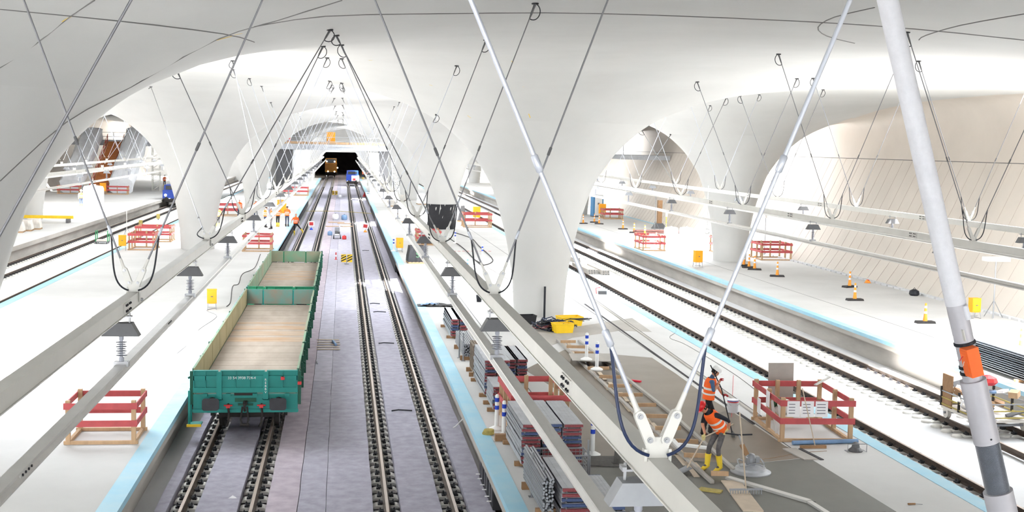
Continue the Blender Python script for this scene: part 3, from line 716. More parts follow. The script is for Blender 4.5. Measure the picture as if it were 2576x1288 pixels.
def skin_body(J, E, R, mats, seg_mat, lvl=1):
    """J joints, E edges, R radii; every face takes the material of its nearest bone"""
    me = bpy.data.meshes.new('body'); me.from_pydata([tuple(j) for j in J], E, [])
    o = bpy.data.objects.new('body', me); COL.objects.link(o)
    o.modifiers.new('s', 'SKIN'); ss = o.modifiers.new('d', 'SUBSURF'); ss.levels = lvl; ss.render_levels = lvl
    for i, r in enumerate(R): 
        me.skin_vertices[0].data[i].radius = r if isinstance(r, tuple) else (r, r)
    me.skin_vertices[0].data[0].use_root = True
    bpy.context.view_layer.update()
    me2 = bpy.data.meshes.new_from_object(o.evaluated_get(bpy.context.evaluated_depsgraph_get()))
    bpy.data.objects.remove(o); bpy.data.meshes.remove(me)
    me2.materials.clear()
    for m in mats: me2.materials.append(M[m])
    mi = []
    for p in me2.polygons:
        c = p.center; best = 1e9; bi = 0
        for k, (a, b) in enumerate(E):
            A, B = Vector(J[a]), Vector(J[b]); d = B-A; t = max(0, min(1, (c-A).dot(d)/max(1e-9, d.dot(d)))); q = (A+d*t-c).length - .3*(R[a] if not isinstance(R[a], tuple) else R[a][0])
            if q < best: best = q; bi = seg_mat[k]
        mi.append(bi)
    me2.polygons.foreach_set('material_index', mi); me2.polygons.foreach_set('use_smooth', [True]*len(mi)); return me2
def ring(m, c, rx, ry, up, front, n=16):
    up = Vector(up).normalized(); f = Vector(front); f = (f-up*f.dot(up)).normalized(); s = f.cross(up)
    return [Vector(c)+s*(rx*math.cos(2*PI*j/n))+f*(ry*math.sin(2*PI*j/n)) for j in range(n)]
def loft(rings, mi=None, close=True):
    m = MB(); n = len(rings[0]); vs = [v for r in rings for v in r]
    for i in range(len(rings)-1): m.add(rings[i]+rings[i+1], [(j, (j+1) % n, n+(j+1) % n, n+j) for j in range(n)], mi[i] if mi else 0)
    if close: m.add(rings[0], [tuple(range(n))], mi[0] if mi else 0); m.add(rings[-1], [tuple(range(n))], mi[-1] if mi else 0)
    return m
def person(lab, loc, rz, pose, tr='blackc', sh='darks', hel='helw', boots='boot', glove=None, fine=True, group='workers in orange vests', head_mat='skin'):
    """pose: dict of joints in metres, person faces -Y before rotation: pel, che, nec, hea, sl/el/wl, sr/er/wr, hl/kl/al, hr/kr/ar"""
    t = thing('person', lab, 'person', loc, rz, group)
    P = {k: Vector(v) for k, v in pose.items()}
    face = P.get('look', Vector((0, -1, 0))).normalized()
    keys = ['pel', 'bel', 'che', 'nec', 'hea', 'sl', 'el', 'wl', 'sr', 'er', 'wr', 'hl', 'kl', 'al', 'hr', 'kr', 'ar']
    P['bel'] = (P['pel']+P['che'])/2
    P['nec'] = P['nec']; J = [P[k] for k in keys]; ix = {k: i for i, k in enumerate(keys)}
    R = {'pel': (.14, .115), 'bel': (.14, .11), 'che': (.155, .115), 'nec': .055, 'hea': .06, 'sl': .068, 'el': .045, 'wl': .032, 'sr': .068, 'er': .045, 'wr': .032, 'hl': .092, 'kl': .062, 'al': .048, 'hr': .092, 'kr': .062, 'ar': .048}
    R = [R[k] for k in keys]
    E = [('pel', 'bel'), ('bel', 'che'), ('che', 'nec'), ('nec', 'hea'), ('che', 'sl'), ('sl', 'el'), ('el', 'wl'), ('che', 'sr'), ('sr', 'er'), ('er', 'wr'), ('pel', 'hl'), ('hl', 'kl'), ('kl', 'al'), ('pel', 'hr'), ('hr', 'kr'), ('kr', 'ar')]
    sm = [1, 2, 2, 0, 2, 2, 0, 2, 2, 0, 1, 1, 1, 1, 1, 1]
    E = [(ix[a], ix[b]) for a, b in E]
    # feet
    for s in 'lr':
        a = P['a'+s]; d = P.get('toe'+s, face*.17+Vector((0, 0, -.05))); J.append(a+d); R.append(.04); E.append((ix['a'+s], len(J)-1)); sm.append(1)
    if fine:   # short sleeves: split the upper arm so that the sleeve ends above the elbow
        pass
    # hands: palm, four fingers and a thumb
    for s in 'lr':
        w, e = P['w'+s], P['e'+s]; d = P.get('hand'+s, (w-e)).normalized(); side = d.cross(P.get('palm'+s, Vector((0, 0, 1)))).normalized()
        if side.length < .1: side = Vector((1, 0, 0))
        pn = side.cross(d).normalized()
        J.append(w+d*.075); R.append((.04, .022)); pi = len(J)-1; E.append((ix['w'+s], pi)); sm.append(3 if glove else 0)
        if fine:
            for k, (o, L) in enumerate(((-.033, .062), (-.011, .074), (.011, .070), (.033, .055))):
                b = w+d*.095+side*o; c1 = b+d*L*.5-pn*L*.35; c2 = c1-pn*L*.55+d*.01
                J.extend([b, c1, c2]); R.extend([.0105, .0095, .008]); n0 = len(J)-3
                E.extend([(pi, n0), (n0, n0+1), (n0+1, n0+2)]); sm.extend([3 if glove else 0]*3)
            b = w+d*.035+side*.045; c1 = b+d*.03+side*.02-pn*.02; c2 = c1+d*.02-pn*.025-side*.01
            J.extend([b, c1, c2]); R.extend([.012, .011, .009]); n0 = len(J)-3
            E.extend([(pi, n0), (n0, n0+1), (n0+1, n0+2)]); sm.extend([3 if glove else 0]*3)
    me = skin_body(J, E, R, ['skin', tr, sh, glove or 'skin'], sm, 1)
    link('body', me, t)
    # head with face
    up = (P['hea']-P['nec']).normalized(); f = (face-up*face.dot(up)).normalized(); s = f.cross(up)
    hc = P['hea']+up*.05
    rows = [(-.115, .045, .05, .035), (-.095, .06, .07, .02), (-.05, .07, .09, .008), (0, .077, .098, 0), (.05, .074, .095, -.004), (.09, .055, .072, -.006), (.112, .02, .03, -.006)]
    m = loft([[hc+up*z+f*off+s*(rx*math.cos(2*PI*j/16))+f*(ry*math.sin(2*PI*j/16)) for j in range(16)] for z, rx, ry, off in rows])
    m.add([hc+f*.088+up*.012, hc+f*.092-s*.016-up*.035, hc+f*.118-up*.03, hc+f*.092+s*.016-up*.035], [(0, 1, 2), (0, 2, 3), (1, 3, 2)])
    for q in (-1, 1): m.add([hc+s*(q*.076)+up*.02, hc+s*(q*.09)-f*.025+up*.025, hc+s*(q*.088)-f*.02-up*.03, hc+s*(q*.074)-up*.03], [(0, 1, 2, 3)])
    h = m.build('head', head_mat, t, smooth=True)
    if fine:
        m = MB()
        for q in (-1, 1): m.lathe([(.011, -.004), (.006, .004)], hc+f*.090+s*(q*.03)+up*.012, 8, rot=align(f))
        m.build('eyes', 'hair', h); h.children[0]['kind'] = 'stuff'
        m = MB(); m.cbox(hc+f*.088-up*.062, (.045, .008, .012), rot=Matrix((s, f, up)).transposed()); m.build('mouth', 'redp', h)
    m = loft([[hc+up*z-f*.012+s*(rx*math.cos(2*PI*j/16))+f*(ry*math.sin(2*PI*j/16)) for j in range(16)] for z, rx, ry in ((-.06, .074, .088), (0, .083, .1), (.045, .082, .1), (.07, .07, .09))])
    # hair shows behind and beside, below the helmet: keep the back half only
    m.f = [q for q in m.f if (sum((Vector(m.v[i]) for i in q), Vector())/len(q)-hc).dot(f) < .03]; m.m = [0]*len(m.f)
    m.build('hair', 'hair', t, smooth=True)
    if hel:
        rws = [(.04, .128, .155, .018), (.046, .13, .157, .018), (.05, .108, .128, 0), (.08, .104, .125, 0), (.12, .09, .108, 0), (.15, .062, .075, 0), (.163, .02, .03, 0)]
        m = loft([[hc+up*z+f*off+s*(rx*math.cos(2*PI*j/18))+f*(ry*math.sin(2*PI*j/18)) for j in range(18)] for z, rx, ry, off in rws]); m.build('helmet', hel, t, smooth=True)
    # vest around the trunk with two reflective bands
    pe, ch, ne = P['pel'], P['che'], P['nec']; sp = [(pe-(ch-pe)*.10, .195, .155), (pe+(ch-pe)*.25, .192, .15), (pe+(ch-pe)*.38, .192, .15), (pe+(ch-pe)*.62, .195, .152), (pe+(ch-pe)*.78, .2, .155), (ch+(ne-ch)*.10, .205, .155), (ch+(ne-ch)*.55, .185, .14), (ch+(ne-ch)*.86, .13, .105)]
    rs = []
    sd = (P['sl']-P['sr']); 
    for c, rx, ry in sp:
        u = (ch-pe).normalized(); fr = sd.cross(u).normalized()
        rs.append(ring(None, c, rx, ry, u, fr, 20))
    m = loft(rs, [0, 1, 0, 1, 0, 0, 0], close=False); v = m.build('vest', ['vest', 'refl'], t, smooth=True)
    # footwear
    for s in 'lr':
        a, k = P['a'+s], P['k'+s]; d = P.get('toe'+s, face*.17+Vector((0, 0, -.05))); g = (k-a).normalized(); tl = .62 if boots == 'boot' else .22
        m = MB(); q = d.normalized()
        m.tube([a+(k-a)*tl, a+(k-a)*.3, a+g*.02, a-g*.02+q*.01], [.075, .066, .06, .058], 10)
        m.tube([a+Vector((0, 0, -.045))-q*.05, a+Vector((0, 0, -.045)), a+d*.55+Vector((0, 0, -.01)), a+d*1.0, a+d*1.15], [.045, .052, .05, .045, .025], 10)
        m.build('boot' if boots == 'boot' else 'shoe', boots, t, smooth=True)
    return t
def standing(lean=0, arms='down', step=0, h=1.0):
    p = dict(pel=(0, 0, .96), che=(0, -lean*.5, 1.32), nec=(0, -lean*.75-.01, 1.51), hea=(0, -lean-.03, 1.62),
             sl=(.19, -lean*.6, 1.43), sr=(-.19, -lean*.6, 1.43), hl=(.095, 0, .90), hr=(-.095, 0, .90),
             kl=(.11, -.03-step*.5, .50), kr=(-.11, -.03+step*.3, .50), al=(.115, .02-step, .09), ar=(-.115, .02+step, .09))
    if arms == 'down': p.update(el=(.25, .02-lean*.3, 1.15), wl=(.26, -.07-lean*.3, .92), er=(-.25, .02-lean*.3, 1.15), wr=(-.26, -.07-lean*.3, .92))
    if arms == 'front': p.update(el=(.25, -.06-lean, 1.17), wl=(.10, -.28-lean, 1.12), er=(-.25, -.06-lean, 1.17), wr=(-.10, -.28-lean, 1.12))
    if arms == 'hip': p.update(el=(.36, .06, 1.2), wl=(.22, -.03, 1.02), er=(-.25, .02, 1.15), wr=(-.24, -.12, .95))
    return p
# ------------------------------------------------------------------ timber barriers
M['pine'] = mat('raw_pine', sr(188, 156, 122), .75, var=.12, scale=3, detail=8, stretch=(3, 3, .5))
M['pine2'] = mat('pale_weathered_board', sr(196, 180, 160), .8, var=.12, scale=3, detail=8)
M['redw'] = mat('red_painted_board', sr(188, 82, 84), .6, var=.12, scale=4, detail=6)
M['paper'] = mat('white_paper', sr(236, 234, 236), .7, var=0)
M['print'] = mat('grey_print', sr(120, 118, 128), .8, var=0)
M['orangebox'] = mat('orange_yellow_cabinet', sr(248, 168, 26), .5, var=.04, scale=4)
M['zinc'] = mat('zinc_tube', sr(150, 152, 156), .4, metal=.5, var=.1, scale=6)
M['coneo'] = mat('orange_delineator', sr(246, 158, 56), .55, var=.04, scale=6)
M['rubber'] = mat('dark_recycled_rubber', sr(64, 62, 62), .85, var=.15, scale=10)
M['bluep'] = mat('blue_band', sr(34, 70, 190), .5, var=0)
M['wplast'] = mat('white_plastic', sr(234, 234, 232), .5, var=.03, scale=4)
M['tin'] = mat('white_tin', sr(226, 228, 232), .4, var=.03, scale=5)
M['bluegrey'] = mat('blue_grey_plastic', sr(120, 150, 186), .6, var=.1, scale=5)
M['mud'] = mat('dark_wet_mortar', sr(92, 90, 86), .8, var=.2, scale=12, bump=.6, detail=10)
M['brownw'] = mat('brown_timber', sr(150, 116, 84), .8, var=.15, scale=6)
def barrier(c, w, d, lab, h=1.05, rz=0, mid=(1, 1), sheets=0, sill=True, group='red and white timber barriers'):
    t = thing('timber_barrier', lab, 'barrier', (c[0], c[1], PH), rz, group)
    xs = [-w/2, w/2]; ys = [-d/2, d/2]
    def post(x, y, hh=h): m = MB(); m.box(x-.05, x+.05, y-.05, y+.05, 0, hh); m.build('post', 'pine', t)
    for x in xs:
        for y in ys: post(x, y)
    for k in range(mid[0]): x = -w/2+w*(k+1)/(mid[0]+1); post(x, d/2, h*.98)
    for k in range(mid[1]):
        y = -d/2+d*(k+1)/(mid[1]+1); post(-w/2, y, h*.98); post(w/2, y, h*.98)
    for z in (h-.13, h*.48):
        for s in (-1, 1):
            m = MB(); y = s*(d/2+.065); m.box(-w/2-.09, w/2+.09, y-.014, y+.014, z-.075, z+.075); m.build('board', 'redw', t)
            m = MB(); x = s*(w/2+.065); m.box(x-.014, x+.014, -d/2-.05, d/2+.05, z-.072, z+.07); m.build('board', 'redw', t)
    if sill:
        for s in (-1, 1):
            m = MB(); m.box(-w/2-.1, w/2+.1, s*(d/2)-.04, s*(d/2)+.04, 0.001, .08); m.build('sill_timber', 'pine', t)
            m = MB(); m.box(s*(w/2)-.04, s*(w/2)+.04, -d/2, d/2, 0.001, .08); m.build('sill_timber', 'pine', t)
    for k in range(sheets):
        x0 = -w/2+.08+k*.36; m = MB(); m.box(x0, x0+.32, -d/2-.085, -d/2-.081, h-.47, h-.07); p = m.build('notice_sheet', 'paper', t)
        for j in range(4): m = MB(); m.box(x0+.04, x0+.2+.06*((j*3+k) % 3)/2, -d/2-.088, -d/2-.0852, h-.16-.075*j, h-.14-.075*j); m.build('print_line', 'print', p)
    return t
b1 = barrier((11.95, 30.75), 1.75, 2.5, 'red barrier with notices around the open pit near the workers', 1.12, rz=-.06, sheets=3, mid=(2, 1))
for y, z in ((-.3, .9), (.5, .55)):
    m = MB(); m.box(-1.0, -.995, y-.16, y+.16, z-.2, z+.2); m.build('notice_sheet', 'paper', b1)
barrier((4.98, 31.65), 1.35, 2.5, 'red barrier standing behind the tall plank stack', 1.1, mid=(1, 2))
barrier((-5.6, 30.7), 1.5, 1.4, 'sunlit red barrier around a hatch at lower left', 1.05, mid=(0, 0))
barrier((-5.5, 83.6), 1.75, 2.0, 'red barrier on the left platform between column and wagons', 1.15)
barrier((-12.85, 83.8), 1.5, 2.2, 'red barrier beside orange cabinet left of the near column', 1.15)
barrier((-13.1, 90.5), 2.3, 2.0, 'sunlit red barrier behind the one with the orange cabinet', 1.15)
barrier((22.1, 87.8), 1.55, 2.4, 'sunlit red barrier at the edge of the outer right platform', 1.15)
barrier((28.9, 81.2), 2.0, 2.2, 'red timber barrier at the foot of the leaning wall', 1.2, mid=(2, 1))
barrier((27.1, 86.0), 1.4, 2.0, 'pale red barrier behind the outer right column', 1.2)
barrier((6.2, 90.5), 1.6, 2.4, 'red barrier with a brown basin on the right platform', 1.1)
barrier((27.6, 126.0), 1.9, 1.6, 'small red barrier beside a generator near the right wall', 1.1)
barrier((12.6, 84.6), .6, 1.6, 'narrow red barrier leaning space right of the massive column', 1.2, mid=(0, 0))
barrier((-27.2, 96.0), 2.0, 2.0, 'red barrier at the left picture edge', 1.1)
barrier((11.9, 110.6), 2.4, 2.2, 'long sunlit red barrier right of the wrapped column', 1.3)
barrier((-6.3, 170.0), 3.4, 2.2, 'distant red barrier along the left platform edge', 1.2)
barrier((-11.0, 122.0), 2.6, 2.2, 'sunlit red barrier behind the left column', 1.2)
barrier((-34.2, 163.5), 2.6, 1.2, 'red barrier left of the orange timber stair', 1.1)
barrier((-28.6, 164.5), 2.8, 1.0, 'red barrier right of the orange timber stair', 1.1)
# contents of the pit barrier
t = thing('pipe_fitting', 'white pipe end with green valve inside the pit barrier', 'pipe', (11.75, 31.5, PH))
m = MB(); m.tube([(0, .3, .35), (.05, 0, .5), (.22, -.3, .45), (.3, -.5, .25)], [.17, .18, .17, .16], 14); m.build('white_pipe', 'wplast', t, smooth=True)
M['valve'] = mat('green_valve', sr(62, 104, 74), .5, var=.2, scale=12)
for k in range(5):
    m = MB(); a = k*1.3; m.lathe([(.02, -.1), (.09, -.08), (.1, .06), (.03, .1)], (-.12+.1*math.cos(a), .22+.06*math.sin(a), .55+.05*math.sin(a*2)), 8, rot=RX(a)); m.build('valve_body', 'valve', t)
m = MB(); m.box(0, .72, 0, .02, 0, 1.45); tag(m.build('grey_board', 'face', loc=(11.7, 32.6, PH), rot=(-.06, 0, 0)), 'grey panel propped upright behind the pit barrier', 'panel')
m = MB(); m.tube([(0, 0, 0), (1.75, .12, 0)], .055, 12); tag(m.build('blue_pipe', 'bluegrey', smooth=True, loc=(11.15, 29.2, PH+.056)), 'pale blue plastic pipe lying before the pit barrier', 'pipe')
t = thing('broom', 'wide broom leaning on the pit barrier', 'broom', (11.55, 28.85, PH))
m = MB(); m.box(-.33, .33, -.04, .04, 0, .07); m.build('brush_head', 'brownw', t); m = MB(); m.tube([(.05, 0, .06), (-.18, .42, 1.42)], .014, 8); m.build('handle', 'pine2', t)
for k, (a, b) in enumerate((((0, -.4, 0), (.05, .5, 1.0)), ((.1, -.6, .05), (.2, .3, .8)), ((1.2, .4, 1.2), (1.75, .9, 1.32)))): m = MB(); m.bar(a, b, .07, .03); m.build('leaning_strut', 'alu', b1, loc=(-.85, -.35, 0))
# ------------------------------------------------------------------ orange distribution cabinets
def cabinet(c, lab, s=1.0, rz=0):
    t = thing('power_cabinet', lab, 'cabinet', (c[0], c[1], c[2] if len(c) > 2 else PH), rz, 'orange power cabinets'); w, d, h = .2*s, .16*s, .58*s
    m = MB(); m.box(-w, w, -d, d, .26*s, .26*s+h); m.box(-w-.01, w+.01, -d-.01, d+.01, .26*s+h+.0004, .26*s+h+.03); m.build('housing', 'orangebox', t)
    m = MB(); m.box(-w+.025, w-.025, -d-.015, -d-.0004, .3*s, .22*s+h); dr = m.build('door', 'orangebox', t)
    m = MB(); m.box(-.05, .05, -d-.03, -d-.0154, .55*s, .585*s); m.build('latch', 'hood', dr)
    for q in (-1, 1):
        m = MB(); m.tube([(q*w*.8, -d, .3*s), (q*w*.9, -d-.08, .015), (q*w*.9, d+.08, .015), (q*w*.8, d, .3*s)], .013, 6); m.build('tube_foot', 'zinc', t)
    m = MB(); m.tube([(-w*.85, 0, .09*s), (w*.85, 0, .09*s)], .012, 6); m.build('cross_tube', 'zinc', t)
    return t
for px, py, lab, s in (((533), 778, 'orange cabinet on tube feet beside the near wagon', 1.0), (308, 630, 'orange cabinet next to a red barrier on the left platform', 1.15), (1755, 672, 'orange cabinet on the edge of the outer right platform', 1.2),
                       (2450, 800, 'orange cabinet near the leaning right wall', 1.05), (1005, 634, 'orange cabinet on the blue edge of the right platform', 1.1),
                       (2482, 935, 'orange cabinet half hidden behind the leaning prop', 1.0)):
    if px == 2482: continue
    p = atz(px, py, PH); cabinet(p, lab, s, rz=.1)
for x, y, lab in ((-5.6, 118.0, 'large orange compressor box behind the group of workers'), (-10.9, 98.5, 'orange unit beside the left column'), (26.9, 127.5, 'orange generator beside a small barrier by the right wall'), (-30.0, 163.0, 'orange cabinet at the foot of the timber stair'), (12.6, 117.2, 'yellow machine right of the wrapped column')):
    cabinet((x, y), lab, 2.1 if 'large' in lab or 'unit' in lab else 1.7)
# ------------------------------------------------------------------ delineators and bollards
def delineator():
    t = thing('delineator', 'x', 'delineator', group='orange delineators on the outer right platform')
    m = MB(); m.prism([(-.42, 0), (.42, 0), (.38, .1), (-.38, .1)], 1, -.18, .18); m.build('rubber_foot', 'rubber', t)
    m = MB(); m.lathe([(.1, .1), (.075, .3), (.055, .62), (.045, .86), (.02, .88)], (0, 0, 0), 10); b = m.build('cone_post', 'coneo', t)
    for z in (.42, .66): m = MB(); m.lathe([(.075-.06*(z-.3), z), (.075-.06*(z-.3)-.004, z+.1)], (0, 0, 0), 10); m.build('white_band', 'paper', b)
    return t
dl = None
for k, (px, py, lab) in enumerate(((2327, 813, 'nearest orange delineator left of the leaning prop'), (2150, 756, 'orange delineator in the middle of the outer platform, nearer of a pair'), (2137, 723, 'orange delineator in the middle of the outer platform, farther of a pair'),
        (1955, 696, 'orange delineator standing alone before the red wall barrier'), (2567, 884, 'orange delineator at the right picture edge'), (1898, 679, 'rightmost of three orange delineators by the outer column'), (1884, 674, 'middle of three orange delineators by the outer column'), (1871, 669, 'leftmost of three orange delineators by the outer column'),
        (1595, 586, 'far delineator in front of stacked poles'), (1567, 577, 'far delineator between two others near the toilet'), (1507, 564, 'far delineator just right of the portable toilet'), (1495, 560, 'far delineator at the foot of the portable toilet'), (1467, 563, 'far delineator left of the portable toilet'), (1622, 592, 'far delineator beside the stacked poles'))):
    p = atz(px, py, PH)
    if dl is None: dl = delineator(); dl['label'] = lab; dl.location = p
    else: dup(dl, lab, p, .2*((k*7) % 5-2))
def bollard():
    t = thing('bollard', 'x', 'bollard', group='white bollards with blue bands')
    m = MB(); m.lathe([(.2, 0), (.2, .03), (.1, .08), (.055, .1), (.052, .88), (.03, .91)], (0, 0, 0), 14); b = m.build('post', 'wplast', t, smooth=True)
    for z in (.52, .72): m = MB(); m.lathe([(.0535, z), (.0565, z+.005), (.0565, z+.1), (.0535, z+.105)], (0, 0, 0), 14); m.build('blue_band', 'bluep', t)
    return t
bl = None
for px, py, lab in ((1475, 905, 'farther white bollard with blue bands by the steel plate'), (1501, 930, 'nearer white bollard with blue bands on the steel plate'), (1490, 1145, 'white bollard with blue bands beside the fresh screed'), (1249, 1080, 'left bollard of a pair at the blue edge'), (1267, 1098, 'right bollard of a pair at the blue edge'),
                    (1213, 652, 'white bollard left of the massive column'), (1145, 612, 'white bollard near the wrapped column'), (990, 632, 'white bollard on the right platform edge by the orange cabinet'), (1111, 575, 'white bollard before the black wrapped column foot'), (1176, 688, 'white bollard on the sunlit right platform')):
    p = atz(px, py, PH) if px not in (1475, 1501) else atz(px, py, PH+.222)
    if bl is None: bl = bollard(); bl['label'] = lab; bl.location = p
    else: dup(bl, lab, p)
# ------------------------------------------------------------------ stacks of scaffold decks
M['deck'] = mat('galvanised_scaffold_deck', sr(176, 178, 182), .5, metal=.3, var=.12, scale=5, detail=6)
M['deckw'] = mat('pale_scaffold_board', sr(206, 200, 192), .7, var=.08, scale=4, detail=6)
M['dred'] = mat('red_end_fitting', sr(132, 60, 64), .55, var=.2, scale=14)
M['dblue'] = mat('blue_end_fitting', sr(62, 78, 116), .55, var=.2, scale=14)
def deck_proto(w, L, h, endm, name='scaffold_deck'):
    t = thing(name, 'x', 'scaffold deck', group='stacked scaffold decks')
    m = MB(); m.box(-w/2, w/2, 0, L, h*.55, h*.9); m.box(-w/2, -w/2+.05, 0, L, 0, h*.9); m.box(w/2-.05, w/2, 0, L, 0, h*.9)
    for k in range(4): x = -w/2+w*(k+1)/5; m.box(x-.012, x+.012, 0, L, h*.9, h*.94)
    m.build('deck_panel', 'deck', t)
    for y in (-.03, L+.03):
        m = MB(); m.box(-w/2+.01, w/2-.01, y-.028, y+.028, h*.25, h*.85); e = m.build('end_fitting', endm, t)
        for q in (-1, 1): m = MB(); m.tube([(q*w*.36, y-.01, h*.3), (q*w*.36, y+(-.06 if y < 0 else .06), h*.1)], .018, 6); m.build('hook', 'zinc', e)
    return t
def stack(x0, y0, w, L, h, nc, nl, lab, name='scaffold_deck', jit=.02, cols=('dred', 'dblue'), z0=.1, blocks=True):
    pro = [deck_proto(w, L, h, e, name) for e in cols]; used = [False]*len(pro)
    pos = ['left', 'right'] if nc == 2 else ['left', 'middle', 'right'] if nc == 3 else ['']
    hts = {1: ['']}
    for c in range(nc):
        for l in range(nl):
            i = (l*2+c+(l//3)) % 3 % len(pro)
            p = (x0+w/2+c*(w+.03)+random.uniform(-jit, jit), y0+random.uniform(-jit, jit)*2, PH+z0+l*h)
            L_ = '%s deck, %s %s' % ({0: 'lowest', nl-1: 'topmost'}.get(l, ordn[l]+' lowest'), ('%s column of' % pos[c]) if pos[c] else 'in', lab)
            L_ = ' '.join(L_.split())
            if not used[i]: o = pro[i]; used[i] = True; o['label'] = L_; o.location = p
            else: o = dup(pro[i], L_, p)
            o.rotation_euler = (0, 0, random.uniform(-.006, .006))
    for o, u in zip(pro, used):
        if not u:
            for ch in list(o.children): bpy.data.objects.remove(ch)
            bpy.data.objects.remove(o)
    if blocks:
        for y in (y0+.25, y0+L-.3):
            m = MB(); m.box(x0-.12, x0+nc*(w+.03)+.05, y-.06, y+.06, PH, PH+z0-.002); tag(m.build('squared_timber', 'brownw'), '%s timber under the %s' % ('front' if y < y0+L/2 else 'rear', lab), 'timber', 'timbers under stacks')
stack(4.06, 27.3, .44, 2.6, .092, 3, 10, 'near tall deck stack by the blue edge')
stack(4.1, 35.1, .34, 2.9, .092, 2, 11, 'grey deck stack behind the pair of bollards')
stack(4.98, 37.2, .32, 2.6, .095, 2, 7, 'deck stack farther from the blue edge')
stack(4.05, 46.0, .30, 3.4, .11, 2, 6, 'farthest lattice deck stack', cols=('dred', 'dblue'))
stack(4.1, 33.1, .36, 1.5, .092, 1, 7, 'short deck stack beside the barrier')
stack(4.25, 23.2, .6, 2.4, .1, 1, 6, 'deck stack at the bottom picture edge')
stack(5.02, 22.6, .36, 2.2, .1, 1, 4, 'low deck stack cut by the bottom picture edge')
M['grate'] = mat('rusty_brown_grating', sr(132, 118, 104), .75, var=.2, scale=12)
for k in range(6):
    m = MB(); x = 4.12+.07*k; m.box(x, x+.045, 38.4, 39.5, PH+.13, PH+.19); m.box(x, x+.045, 38.4, 39.5, PH+.95, PH+1.0)
    for j in range(9): y = 38.4+1.1*j/8; m.box(x, x+.045, y-.02, y+.02, PH+.19, PH+.95)
    for j in range(3): z = PH+.36+.2*j; m.box(x+.01, x+.035, 38.4, 39.5, z-.015, z+.015)
    tag(m.build('grating_panel', 'grate'), '%s of the brown upright grating panels' % ['leftmost', 'second from left', 'third from left', 'third from right', 'second from right', 'rightmost'][k], 'grating', 'brown grating panels')
for y in (38.5, 39.4): m = MB(); m.box(4.0, 4.65, y-.05, y+.05, PH, PH+.128); tag(m.build('squared_timber', 'brownw'), '%s timber under the brown gratings' % ('front' if y < 39 else 'rear'), 'timber', 'timbers under stacks')
def tubes(x0, y0, L, nx, nz, lab, r=.026):
    for i in range(nx):
        for j in range(nz):
            m = MB(); x = x0+i*.062+random.uniform(-.006, .006); z = PH+.15+j*.058+r; dy = random.uniform(-.12, .12)
            m.tube([(0, 0, 0), (0, L, 0)], r, 8); tag(m.build('scaffold_tube', 'zinc', smooth=True, loc=(x, y0+dy, z)), 'one of the steel tubes bundled %s' % lab, 'tube', 'steel tubes '+lab)
    for y in (y0+.3, y0+L-.4): m = MB(); m.box(x0-.1, x0+nx*.062+.05, y-.05, y+.05, PH, PH+.148); tag(m.build('squared_timber', 'brownw'), '%s timber under the steel tubes %s' % ('front' if y < y0+L/2 else 'rear', lab), 'timber', 'timbers under stacks')
tubes(4.1, 41.2, 3.0, 7, 8, 'behind the brown gratings')
tubes(3.93, 23.4, 2.6, 4, 12, 'beside the bottom deck stack')
def upright(px, py, lab, h=.95):
    p = atz(px, py, PH); t = thing('stacking_post', lab, 'post', p, group='galvanised stacking posts'); m = MB(); m.box(-.07, .07, -.07, .07, 0, .012); m.build('foot', 'zinc', t); m = MB(); m.tube([(0, 0, .01), (0, 0, h)], .025, 8); m.build('tube', 'zinc', t, smooth=True)
for px, py, lab in ((1155, 900, 'left galvanised post by the tube bundle'), (1165, 908, 'right galvanised post by the tube bundle'), (1338, 1250, 'galvanised post left of the bottom stack'), (1365, 1285, 'galvanised post at the bottom beside the tubes'), (1450, 1170, 'galvanised post behind the near deck stack'), (1478, 1215, 'galvanised post right of the bottom stack')): upright(px, py, lab)
# wire mesh crate between the stacks
t = thing('wire_crate', 'steel wire mesh crate between two deck stacks', 'crate', (4.75, 26.35, PH))
for z in (.02, .6):
    m = MB(); m.tube([(-.62, -.35, z), (.62, -.35, z), (.62, .35, z), (-.62, .35, z), (-.62, -.35, z)], .02, 6); m.build('rim', 'zinc', t)
for x, y in ((-.62, -.35), (.62, -.35), (.62, .35), (-.62, .35)): m = MB(); m.tube([(x, y, 0), (x, y, .62)], .02, 6); m.build('corner_post', 'zinc', t)
m = MB()
for k in range(1, 14): x = -.62+1.24*k/14; m.bar((x, -.35, .02), (x, -.35, .6), .008, .008); m.bar((x, .35, .02), (x, .35, .6), .008, .008)
for k in range(1, 7): z = .02+.58*k/7; m.bar((-.62, -.35, z), (.62, -.35, z), .008, .008); m.bar((-.62, .35, z), (.62, .35, z), .008, .008); m.bar((-.62, -.35, z), (-.62, .35, z), .008, .008); m.bar((.62, -.35, z), (.62, .35, z), .008, .008)
o = m.build('wire_mesh', 'zinc', t); o['kind'] = 'stuff'
